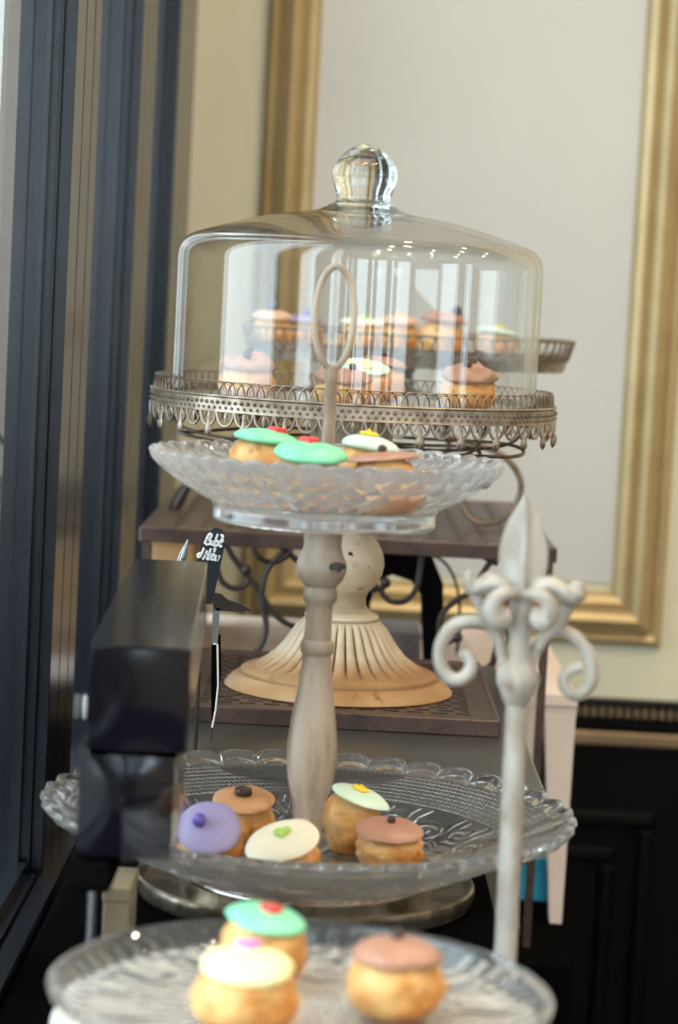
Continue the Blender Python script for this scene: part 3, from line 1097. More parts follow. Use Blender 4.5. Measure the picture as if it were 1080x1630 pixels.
def flmod(r, z, t):
    if zf0 <= z <= zf1:
        k = min(1.0, (z - zf0) / 0.004, (zf1 - z) / 0.004)
        g = abs(math.sin(t * 17))
        return r * (1 - 0.13 * k * (1 - g ** 0.4)), z
    return r, z


prof = [(0, zt0)] + [(r, max(zt0, z)) for r, z in p1 + p2 + p3]
prof.append((prof[-1][0], zpl - 0.006))
prof.append((0, zpl - 0.006))
dense = []
for a, b in zip(prof[:-1], prof[1:]):
    nseg = max(1, int(math.hypot(b[1] - a[1], b[0] - a[0]) / 0.0035)) if a[0] > 0 and b[0] > 0 else 1
    for i in range(nseg):
        dense.append((a[0] + (b[0] - a[0]) * i / nseg, a[1] + (b[1] - a[1]) * i / nseg))
dense.append(prof[-1])
pedo = MB().lathe(dense, 272, (cx_, cy_, 0), mod=flmod).build('pedestal', M['pedestal'], stand)
chip(pedo, 558, 888, 1.73, [(-3, -8), (3, -7), (5, 2), (4, 8), (-2, 9), (-4, 2)], (cx_ + 0.003, cy_), 0.0280)
RG = 0.1490
MB().lathe([(0, zpl - 0.005), (RG - 0.0006, zpl - 0.005), (RG - 0.0006, zpl - 0.003), (RG - 0.0042, zpl), (0, zpl)], 120, (cx_, cy_, 0)).build('plate', M['tin'], stand)
# band
zb_top, zb_bot = Z(0.0695), Z(0.0815)
band = MB().lathe([(RG - 0.0006, zb_bot), (RG + 0.0012, zb_bot + 0.0004), (RG + 0.0004, zb_bot + 0.002), (RG + 0.0002, zb_top - 0.002), (RG + 0.0014, zb_top - 0.001), (RG + 0.0008, zb_top), (RG - 0.0006, zb_top)],
           160, (cx_, cy_, 0))
band = band.build('lace_band', M['lace'], stand)
st = MB()
for k in range(180):
    a = 2 * PI * (k + 0.5) / 180
    st.ball((cx_ + (RG + 0.0006) * math.cos(a), cy_ + (RG + 0.0006) * math.sin(a), Z(0.0745)), 0.0014, 6, 4)
    st.ball((cx_ + (RG + 0.0006) * math.cos(a + 0.017), cy_ + (RG + 0.0006) * math.sin(a + 0.017), Z(0.0782)), 0.0011, 6, 4)
stuff(st.build('band_stud', M['wire'], band))
# coil loops
lz = Z(0.0688) - zt0
NL = 118
pts = [(0.0064 * math.cos(2 * PI * k / 16), -RG + 0.0026 + 0.0010 * math.cos(2 * PI * k / 16), lz + 0.0086 * math.sin(2 * PI * k / 16)) for k in range(16)]
lp = MB().tube(pts, 0.00050, 4, closed=True).build('wire_loop', M['wire'], stand, local=True)
ring_copies(lp, NL, stand)
MB().tube([(cx_ + (RG - 0.0026) * math.cos(2 * PI * k / 120), cy_ + (RG - 0.0026) * math.sin(2 * PI * k / 120), zt0 + lz + 0.0084) for k in range(120)], 0.0004, 5, closed=True).build('loop_wire_rim', M['wire'], stand)
# scallops
NP = 30
zb_l = zb_bot - zt0
sc_w = 2 * PI * RG / (2 * NP)
pts = [(sc_w * 0.47 * math.cos(PI + PI * k / 12), -RG - 0.0004, zb_l + 0.0005 + 0.0098 * math.sin(PI + PI * k / 12)) for k in range(13)]
sm = MB().tube(pts, 0.00105, 5)
sm.tube([(0, -RG - 0.0004, zb_l), (0, -RG - 0.0006, zb_l - 0.003), (0, -RG - 0.0006, zb_l - 0.0055), (0, -RG - 0.0004, zb_l - 0.0078)], [0.0006, 0.0014, 0.0012, 0.0003], 6, flat=0.5)
for sg in (-1, 1):
    sm.tube([(sg * 0.001, -RG - 0.0004, zb_l), (sg * 0.003, -RG - 0.0004, zb_l - 0.0025), (sg * 0.0042, -RG - 0.0004, zb_l - 0.005)], 0.0006, 4)
sc_o = sm.build('lace_scallop', M['lace'], stand, local=True)
ring_copies(sc_o, 2 * NP, stand)
pz = zb_l - 0.0035
pm = MB().tube([(0, -RG - 0.0006, pz), (0, -RG - 0.0006, pz - 0.004), (0, -RG - 0.0008, pz - 0.0075), (0, -RG - 0.0008, pz - 0.0115), (0, -RG - 0.0006, pz - 0.0140)],
               [0.0014, 0.0016, 0.0034, 0.0036, 0.0008], 8, flat=0.5)
pm.tube([(-0.0006, -RG - 0.0022, pz - 0.007), (-0.0006, -RG - 0.0022, pz - 0.012)], 0.0006, 4)
po = pm.build('lace_pendant', M['lace'], stand, local=True)
o0 = PI / NP
po.rotation_euler = (0, 0, o0)
for k in range(1, NP):
    c = po.copy()
    c.rotation_euler = (0, 0, o0 + 2 * PI * k / NP)
    COL.objects.link(c)
    c.parent = stand
# wire basket ribs below the plate
wr = MB()
for (rr_, hz) in ((0.128, 0.104), (0.096, 0.1075)):
    wr.tube([(cx_ + rr_ * math.cos(2 * PI * k / 72), cy_ + rr_ * math.sin(2 * PI * k / 72), Z(hz) + 0.0015 * math.sin(8 * PI * k / 72)) for k in range(72)], 0.0014, 6, closed=True)
for k in range(5):
    a = 2 * PI * (k + 0.3) / 5
    wr.tube(smooth_path([(cx_ + q * math.cos(a), cy_ + q * math.sin(a), Z(hz)) for q, hz in ((0.147, 0.079), (0.135, 0.099), (0.11, 0.106), (0.07, 0.1085), (0.028, 0.106))], 4), 0.0013, 5)
wr.build('under_wire', M['wire'], stand)

# ---- cloche
cl = thing('glass_cloche', 'clear glass cloche with a round knob over the cakes', 'cloche', (cx_, cy_, zpl))
RD = 0.1345


def dz(py):
    x = 538 + (1105 - py) * math.tan(ROLL)
    return P(x, py, CY).z


zs0 = dz(412)
outer = [(RD, zpl + 0.0004), (RD + 0.0006, zpl + 0.003), (RD, zpl + 0.006), (RD, zs0 - 0.004)]
for k in range(1, 9):
    a = PI / 2 * k / 8 * 0.80
    outer.append((RD - 0.017 * (1 - math.cos(a)), zs0 - 0.004 + 0.018 * math.sin(a)))
r_s, z_s = outer[-1]
zn = dz(338)
for k in range(1, 11):
    t = k / 10
    outer.append((r_s + (0.024 - r_s) * t, z_s + (zn - z_s) * (1 - (1 - t) ** 1.7)))
inner = []
TH = 0.0035
for i, (r, z) in enumerate(outer):
    a = outer[max(0, i - 1)]
    b = outer[min(len(outer) - 1, i + 1)]
    dx, dzv = b[0] - a[0], b[1] - a[1]
    L = math.hypot(dx, dzv)
    inner.append((r - TH * dzv / L, z + TH * dx / L))
inner[0] = (RD - TH, zpl + 0.0004)
dm = MB().lathe(outer + inner[::-1] + [outer[0]], 128, (cx_, cy_, 0))
dm.build('dome', M['dome'], cl, angle=1.2)
# knob with its stepped boss
kp = [(0, zn - 0.0035), (0.030, zn - 0.0035), (0.0385, zn - 0.0025), (0.039, zn - 0.0010), (0.034, zn + 0.0004), (0.0325, zn + 0.0006), (0.029, zn + 0.0026), (0.0275, zn + 0.0027), (0.0245, zn + 0.0050), (0.0225, zn + 0.0054),
      (0.0200, zn + 0.0075), (0.0195, zn + 0.0095), (0.0206, zn + 0.0140), (0.0226, zn + 0.0195), (0.0240, zn + 0.0250), (0.0242, zn + 0.0290), (0.0226, zn + 0.0335), (0.0196, zn + 0.0385), (0.0152, zn + 0.0432),
      (0.0106, zn + 0.0468), (0.0064, zn + 0.0491), (0.0030, zn + 0.0502), (0, zn + 0.0505)]
MB().lathe(kp, 64, (cx_, cy_, 0)).build('knob', M['knobglass'], cl, angle=0.9)

# ================================================================== FAR STAND
FY = 2.285
fc = P(650, 545, FY)
fx, fy = fc.x, FY
far = thing('wire_cake_stand', 'flared wire rimmed cake stand on iron scroll legs behind the cloche', 'cake stand', (fx, fy, Z(rtop)))
zf_ = Z(0.050)
MB().lathe([(0, zf_ - 0.004), (0.147, zf_ - 0.004), (0.149, zf_ - 0.002), (0.147, zf_), (0, zf_)], 96, (fx, fy, 0)).build('plate', M['tin'], far)
MB().lathe([(0.146, Z(0.0575)), (0.1495, Z(0.0575)), (0.1525, Z(0.046)), (0.1560, Z(0.040)), (0.1545, Z(0.040)), (0.151, Z(0.046)), (0.147, Z(0.055))], 96, (fx, fy, 0)).build('basket_band', M['lace'], far)
NF = 72
pts = []
for k in range(14):
    a = 2 * PI * k / 14
    u, vv = 0.0095 * math.cos(a), 0.0095 * math.sin(a)
    pts.append((u, -(0.1555 + 0.30 * vv), Z(0.0375) + vv - Z(rtop)))
lp = MB().tube(pts, 0.0009, 4, closed=True).build('wire_loop', M['wire'], far, local=True)
ring_copies(lp, NF, far)
MB().tube([(fx + 0.1588 * math.cos(2 * PI * k / 96), fy + 0.1588 * math.sin(2 * PI * k / 96), Z(0.0282)) for k in range(96)], 0.0012, 5, closed=True).build('loop_wire_rim', M['wire'], far)
hub = Vector((fx, fy, zf_ - 0.004))
MB().lathe([(0, -0.030), (0.006, -0.030), (0.009, -0.024), (0.006, -0.014), (0.012, -0.004), (0.03, 0), (0, 0)], 20, tuple(hub)).build('hub', M['darkiron'], far)
hb = hub + Vector((0, 0, -0.024))
# C scroll leg to the right
cpx = [(700, 690), (730, 700), (760, 708), (796, 722), (822, 748), (830, 778), (818, 808), (796, 827), (770, 833), (746, 822), (736, 800), (742, 778), (758, 766), (772, 768)]
rp = [P(x, y, 2.21) for x, y in cpx]
MB().tube(smooth_path([hb, hb.lerp(rp[0], 0.5) + Vector((0, 0, 0.006))] + rp, 6), 0.0030, 8).ball(rp[-1], 0.006, 10, 6).build('leg', M['wire'], far)
lpx = [(470, 660), (420, 680), (360, 705), (318, 742), (300, 770), (284, 798), (272, 824)]
lpt = [P(x, y, 2.24) for x, y in lpx]
lq = smooth_path([hb] + lpt, 6)
MB().tube(lq, [0.003 if i < len(lq) - 14 else 0.003 + 0.0028 * math.sin(PI * (i - len(lq) + 14) / 13.5) for i in range(len(lq))], 8).ball(P(270, 829, 2.24), 0.0035, 8, 6).build('leg', M['darkiron'], far)
bp_ = [Vector((fx + 0.03, fy + 0.06, Z(0.10))), Vector((fx + 0.05, fy + 0.12, Z(0.14))), Vector((fx + 0.04, fy + 0.16, Z(0.18))), Vector((fx + 0.045, fy + 0.15, Z(rtop - 0.003)))]
MB().tube(smooth_path([hb] + bp_, 6), 0.003, 8).build('leg', M['wire'], far)

# ================================================================== FOREGROUND STAND
FGY = 0.95
pc = P(480, 1565, FGY)
px_, py_ = pc.x, FGY
fg = thing('low_cake_stand', 'round glass dish on a whitewashed wooden stand in the foreground', 'cake stand', (px_, py_, Z(HC)))
zw = pc.z - 0.014
MB().lathe([(0, Z(HC)), (0.070, Z(HC)), (0.072, Z(HC) + 0.006), (0.060, Z(HC) + 0.010), (0.040, Z(HC) + 0.016), (0.036, Z(HC) + 0.026), (0.050, zw - 0.026), (0.095, zw - 0.024), (0.1005, zw - 0.020), (0.1005, zw - 0.004), (0.098, zw - 0.001), (0, zw)],
           96, (px_, py_, 0)).build('wooden_stand', M['washlight'], fg)
dish = [(0.0002, 0.0046, 0.004), (0.078, 0.0046, 0.0020), (0.090, 0.0062, 0.0015), (0.0990, 0.0125, 0.0008), (0.1015, 0.0140, 0.0006), (0.1030, 0.0130, 0.0006), (0.1025, 0.0105, 0.001), (0.094, 0.0028, 0.0015),
        (0.080, 0.0012, 0.0015), (0.030, 0.0010, 0.003), (0.0002, 0.0010, 0.003)]


def dish_disp(T, R, Zv, S, pr):
    rim_i = int(np.argmax(pr[:, 0]))
    outer = S > rim_i
    u = (T / (2 * PI) * 8) % 1.0
    v_ = (R - 0.03) / 0.055
    zone = outer & (v_ > 0) & (v_ < 1)
    D = np.zeros_like(R)
    idx = np.where(zone)
    uu, vv = u[idx] * 0.9, v_[idx]
    dd = np.full(uu.shape, 9.0)
    for pth in motif:
        dd = np.minimum(dd, dist_to_path(uu, vv, [(a * 0.9, b) for a, b in pth]))
    D[idx] = -np.exp(-(dd / 0.06) ** 2) * 0.0010 + 0
    D = np.where(outer & (R > 0.088) & (R < 0.1), 0.0006 * np.cos(T * 60), D)
    return D


pressed('glass_dish', dish, 480, dish_disp, M['crystalbowl'], fg, (px_, py_, zw))
ZFG = zw + 0.0047

# ================================================================== FINIAL
NY = 1.12
fin = thing('iron_finial', 'whitewashed iron rod with a fleur de lis finial standing at right', 'finial', (P(805, 1500, NY).x, NY, Z(HC)))
s34 = NY / F_PX
b0 = fin.location.copy()
MB().lathe([(0, 0), (0.016, 0), (0.018, 0.002), (0.017, 0.004), (0.010, 0.006), (0.007, 0.010), (0, 0.010)], 28, tuple(b0)).build('foot', M['washiron'], fin)
axp = lambda y: P(806 + (1500 - y) * math.tan(math.radians(2.6)), y, NY)
ax_x = b0.x


def fz(y):
    return axp(y).z


fcx = axp(980).x
MB().tube([Vector((b0.x, NY, b0.z + 0.006)), axp(1500), axp(1300), axp(1118)], [0.0056, 0.0055, 0.0053, 0.0052], 14).build('rod', M['washiron'], fin)
# collar + upper stem
top_c = axp(1085)
q = [axp(1122), axp(1112), axp(1100), axp(1088), axp(1076), axp(1062), axp(1050), axp(1000), axp(960), axp(935)]
MB().tube(q, [0.0054, 0.0072, 0.0084, 0.0102, 0.0104, 0.0088, 0.0056, 0.0052, 0.0054, 0.005], 14).build('collar_stem', M['washiron'], fin)
# leaf blade (diamond section)
base = axp(955)
tipz = P(838, 788, NY)
bw = [(950, 8), (940, 22), (926, 33), (900, 39), (876, 39), (854, 35), (832, 27), (814, 18), (800, 9), (788, 1.5)]
vs, fs = [], []
for i, (y, hw) in enumerate(bw):
    c = axp(y)
    c.x = axp(955).x + (tipz.x - axp(955).x) * (955 - y) / 167.0
    hw *= s34
    vs += [(c.x - hw, NY, c.z), (c.x, NY - 0.35 * hw - 0.001, c.z), (c.x + hw, NY, c.z), (c.x, NY + 0.35 * hw + 0.001, c.z)]
    if i:
        a, b = (i - 1) * 4, i * 4
        for k in range(4):
            fs.append((a + k, a + (k + 1) % 4, b + (k + 1) % 4, b + k))
fs += [(3, 2, 1, 0), tuple((len(bw) - 1) * 4 + k for k in range(4))]
MB().add(vs, fs).build('leaf_blade', M['washiron'], fin, smooth=False)
MB().tube([axp(950) + Vector((0, -0.0045, 0)), P(832, 900, NY) + Vector((0, -0.0055, 0)), P(835, 850, NY) + Vector((0, -0.0055, 0)), P(837, 806, NY) + Vector((0, -0.003, 0))], [0.0012, 0.0014, 0.0012, 0.0005], 6).build('leaf_rib', M['washiron'], fin)


def ftube(pxs, r, name, yoff=0.0, flat=1.0, sides=10):
    n0 = len(pxs)
    pts = smooth_path([P(a[0], a[1], NY) + Vector((0, yoff + (a[2] if len(a) > 2 else 0), 0)) for a in pxs], 6)
    if isinstance(r, (list, tuple)):
        rr_ = []
        for i in range(len(pts)):
            t = i / (len(pts) - 1) * (len(r) - 1)
            k = min(int(t), len(r) - 2)
            rr_.append(r[k] + (r[k + 1] - r[k]) * (t - k))
    else:
        rr_ = r
    return MB().tube(pts, rr_, sides, flat=flat).build(name, M['washiron'], fin)


# lower C scrolls
ftube([(812, 1085), (802, 1050), (793, 1015), (776, 994), (748, 988), (720, 998), (703, 1026), (702, 1056), (716, 1079), (737, 1080), (750, 1064), (747, 1046), (735, 1036)],
      [0.0030, 0.0030, 0.0032, 0.0034, 0.0034, 0.0032, 0.0028], 'scroll')
ftube([(836, 1085), (848, 1055), (862, 1022), (884, 1006), (908, 1010), (930, 1030), (944, 1058), (942, 1088), (924, 1108), (904, 1100), (900, 1080), (912, 1068), (928, 1064)],
      [0.0030, 0.0030, 0.0032, 0.0034, 0.0032, 0.0030, 0.0026], 'scroll', yoff=0.004)
# side petals: rise from the stem, arch over and turn up at the tip
ftube([(816, 950), (800, 934), (782, 928), (764, 934), (752, 938), (746, 922), (747, 908)], [0.0030, 0.0046, 0.0050, 0.0044, 0.0034, 0.0030, 0.0018], 'petal', flat=1.3)
ftube([(840, 950), (856, 936), (876, 932), (894, 942), (908, 952), (918, 944), (922, 926)], [0.0030, 0.0046, 0.0048, 0.0044, 0.0044, 0.0054, 0.0030], 'petal', flat=1.2)
# drooping curls under the petals
ftube([(826, 948, -0.004), (812, 942, -0.010), (796, 942, -0.012), (784, 954, -0.012), (784, 972, -0.011), (794, 984, -0.010), (802, 976, -0.009), (798, 964, -0.009)],
      [0.0024, 0.0030, 0.0038, 0.0048, 0.0052, 0.0044, 0.0032], 'curl')
ftube([(832, 948, -0.004), (846, 942, -0.010), (860, 944, -0.012), (870, 958, -0.012), (869, 976, -0.011), (860, 986, -0.010), (852, 978, -0.009), (857, 966, -0.009)],
      [0.0024, 0.0028, 0.0036, 0.0044, 0.0048, 0.0042, 0.0030], 'curl')
ftube([(762, 936), (764, 956), (772, 976), (784, 990), (797, 1016)], [0.0036, 0.0038, 0.0034, 0.0028, 0.0024], 'stem_strap', yoff=0.002)
ftube([(903, 950), (900, 972), (890, 994), (872, 1012), (858, 1034)], [0.0036, 0.0038, 0.0034, 0.0028, 0.0024], 'stem_strap', yoff=0.002)

# ================================================================== BLACK BOXES BY THE WINDOW
H1, H2, H3 = 0.1656, 0.2148, 0.2670
bxd = thing('black_gift_box', 'long glossy black gift box, upper of the two by the window', 'box', (-0.0885, 1.28, Z(H2)), 'black gift boxes')
yaw = math.radians(2.2)
piv = (-0.088, 1.10, Z(H2))
MB().box((-0.1122, 1.1005, Z(H2)), (-0.0653, 1.4687, Z(H1)), yaw, piv, bev=0.0008).build('sleeve', M['boxsleeve'], bxd, smooth=False)
lb = thing('black_gift_box', 'square glossy black gift box in clear film, lower and nearer of the two', 'box', (-0.0885, 1.13, Z(H3)), 'black gift boxes')
lx0, lx1 = P(116, 1300, 1.096).x, P(281, 1300, 1.096).x


def puffed(x0, x1, y0, y1, z0, z1, bul):
    n = 12
    mb = MB()
    cxm, cym, czm = (x0 + x1) / 2, (y0 + y1) / 2, (z0 + z1) / 2
    hx, hy, hz = (x1 - x0) / 2, (y1 - y0) / 2, (z1 - z0) / 2
    for ax in range(3):
        for sg in (-1, 1):
            vs, fs = [], []
            for j in range(n + 1):
                for i in range(n + 1):
                    u, v_ = -1 + 2 * i / n, -1 + 2 * j / n
                    p = [0, 0, 0]
                    o1, o2 = [k for k in range(3) if k != ax]
                    p[ax] = sg
                    p[o1], p[o2] = u, v_
                    # soften towards a rounded box and bulge
                    bl = [bul * (1 - p[o1] ** 2) * (1 - p[o2] ** 2)] 
                    q = [cxm + hx * p[0] * (1 - 0.03 * (p[1] ** 2 + p[2] ** 2) / 2), cym + hy * p[1] * (1 - 0.03 * (p[0] ** 2 + p[2] ** 2) / 2), czm + hz * p[2] * (1 - 0.03 * (p[0] ** 2 + p[1] ** 2) / 2)]
                    q[ax] += sg * bl[0]
                    vs.append(tuple(q))
            for j in range(n):
                for i in range(n):
                    fs.append((j * (n + 1) + i, j * (n + 1) + i + 1, (j + 1) * (n + 1) + i + 1, (j + 1) * (n + 1) + i))
            mb.add(vs, fs)
    return mb


ef = puffed(-0.1116, -0.0659, 1.0975, 1.1004, Z(H2) + 0.0006, Z(H1) - 0.0006, 0.0010)
_R = Matrix.Rotation(yaw, 3, 'Z')
ef.v = [tuple(_R @ (Vector(q_) - Vector(piv)) + Vector(piv)) for q_ in ef.v]
ef.build('end_flap', M['boxblack'], bxd, angle=0.8)
puffed(lx0 + 0.0015, lx1 - 0.0015, 1.098, 1.160, Z(H3) + 0.0015, Z(H2) - 0.0015, 0.0016).build('box', M['boxblack'], lb, angle=0.5)
puffed(lx0 - 0.0008, lx1 + 0.0008, 1.0940, 1.1645, Z(H3), Z(H2) - 0.0003, 0.0).build('clear_wrap', M['film'], lb, angle=0.5)
bs = thing('box_stand', 'black block on a thin steel leg under the gift boxes', 'stand', (P(148, 1450, 1.13).x, 1.13, Z(HC)))
sx0, sx1 = P(116, 1420, 1.13).x, P(184, 1420, 1.13).x
MB().box((sx0, 1.10, Z(H3 + 0.016)), (sx1, 1.16, Z(H3)), bev=0.002).build('block', M['matteblack'], bs, smooth=False)
lgx = P(145, 1470, 1.13)
MB().tube([(lgx.x, 1.13, Z(HC)), (lgx.x, 1.13, Z(H3 + 0.015))], 0.0022, 10).build('leg', M['steel'], bs)
oa, ob = P(168, 1400, 1.24), P(214, 1400, 1.24)
carton('small_carton', 'small olive carton on the counter beside the lower glass bowl', 'box', (oa.x, 1.225, Z(HC)), (ob.x, 1.27, oa.z), M['olive'])

# ================================================================== PRICE TAGS
sgY = 1.55
sg = thing('chalk_sign', 'small rounded chalkboard sign with two lines of white handwriting', 'sign', (P(330, 1100, sgY).x, sgY, Z(0.30)))
outl = [(300, 960), (312, 898), (322, 862), (330, 848), (342, 840), (353, 843), (359, 853), (358, 868), (352, 896), (338, 962)]
op = [P(x, y, sgY) for x, y in outl]
mb = MB().prism(op, None, (0, 0.0022, 0))
board = mb.build('board', M['slate'], sg, smooth=False)
strokes = [
    # first line
    [(326, 866), (330, 856), (334, 850), (337, 852), (334, 858), (329, 860)], [(329, 860), (335, 861), (334, 866), (327, 867)],
    [(337, 860), (336, 866), (340, 867), (342, 861)], [(347, 850), (343, 861), (341, 868), (346, 868), (347, 862), (343, 862)],
    [(350, 865), (355, 861), (353, 859), (350, 864), (350, 870), (354, 869)], [(351, 852), (355, 853), (354, 857)],
    # second line
    [(325, 872), (320, 884), (316, 887), (315, 883), (320, 880)], [(330, 876), (325, 888), (322, 890)], [(326, 882), (331, 882)],
    [(336, 873), (333, 882), (330, 890), (334, 890)], [(337, 886), (341, 884), (339, 882), (336, 886), (337, 891), (341, 890)],
    [(344, 883), (342, 891), (345, 891), (347, 885), (346, 892), (350, 884)], [(340, 875), (343, 873), (341, 879)]]
tm = MB()
for s in strokes:
    tm.tube(smooth_path([P(x, y, sgY - 0.0004) for x, y in s], 4), 0.00085, 5)
tm.build('chalk_lettering', M['chalk'], board)['label'] = 'white handwritten chalk lettering'
sp = P(322, 955, sgY)
MB().tube([(sp.x, sgY + 0.001, Z(0.30)), (sp.x, sgY + 0.001, sp.z + 0.004)], 0.0014, 8).build('stem', M['darkiron'], sg)

th_ = thing('price_tag_holder', 'steel clip with a dark arrow point holding an edge on black card', 'price tag', (P(334, 1190, 1.585).x, 1.585, Z(0.30)))
HY = 1.585
ar = [(338, 944), (352, 946), (362, 955), (384, 962), (402, 973), (380, 974), (340, 972)]
MB().prism([P(x, y, HY) for x, y in ar], None, (0, 0.004, 0)).build('arrow_point', M['darkiron'], th_, smooth=False)
MB().prism([P(x, y, HY) for x, y in ((339, 968), (350, 968), (346, 1030), (337, 1030))], None, (0, 0.004, 0)).build('clip', M['steel'], th_, smooth=False)
ce = [(337, 1026), (345, 1026), (346, 1090), (342, 1130), (337, 1156), (336, 1100)]
cf = [P(x, y, HY - 0.002) for x, y in ce]
card = MB().prism(cf, None, (0, 0.05, 0)).build('card', M['matteblack'], th_, smooth=False)
MB().tube([p + Vector((0.0006, 0, 0)) for p in (P(338, 1025, HY - .003), P(345, 1026, HY - .003), P(346, 1090, HY - .003), P(342, 1130, HY - .003), P(336.5, 1158, HY - .003))], 0.0007, 5).build('card_edge', M['cardedge'], card)
e = P(337, 1150, HY)
MB().tube([(e.x, HY + 0.002, Z(0.30)), (e.x, HY + 0.002, e.z)], 0.0009, 6).build('stem', M['darkiron'], th_)
sk = thing('steel_skewer', 'thin steel skewer tip behind the long black gift box', 'skewer', (P(290, 1000, 1.52).x, 1.52, Z(0.30)))
tp, t2 = P(299, 859, 1.52), P(286, 905, 1.52)
MB().tube([(t2.x - 0.002, 1.52, Z(0.30)), (t2.x - 0.001, 1.52, t2.z - 0.02)], 0.0012, 8).build('shaft', M['steel'], sk)
MB().tube([(t2.x - 0.001, 1.52, t2.z - 0.02), tuple(t2), tuple(t2.lerp(tp, 0.5)), tuple(tp)], [0.0012, 0.0030, 0.0026, 0.0004], 8, flat=0.5).build('blade', M['steel'], sk)

# ================================================================== CAKES


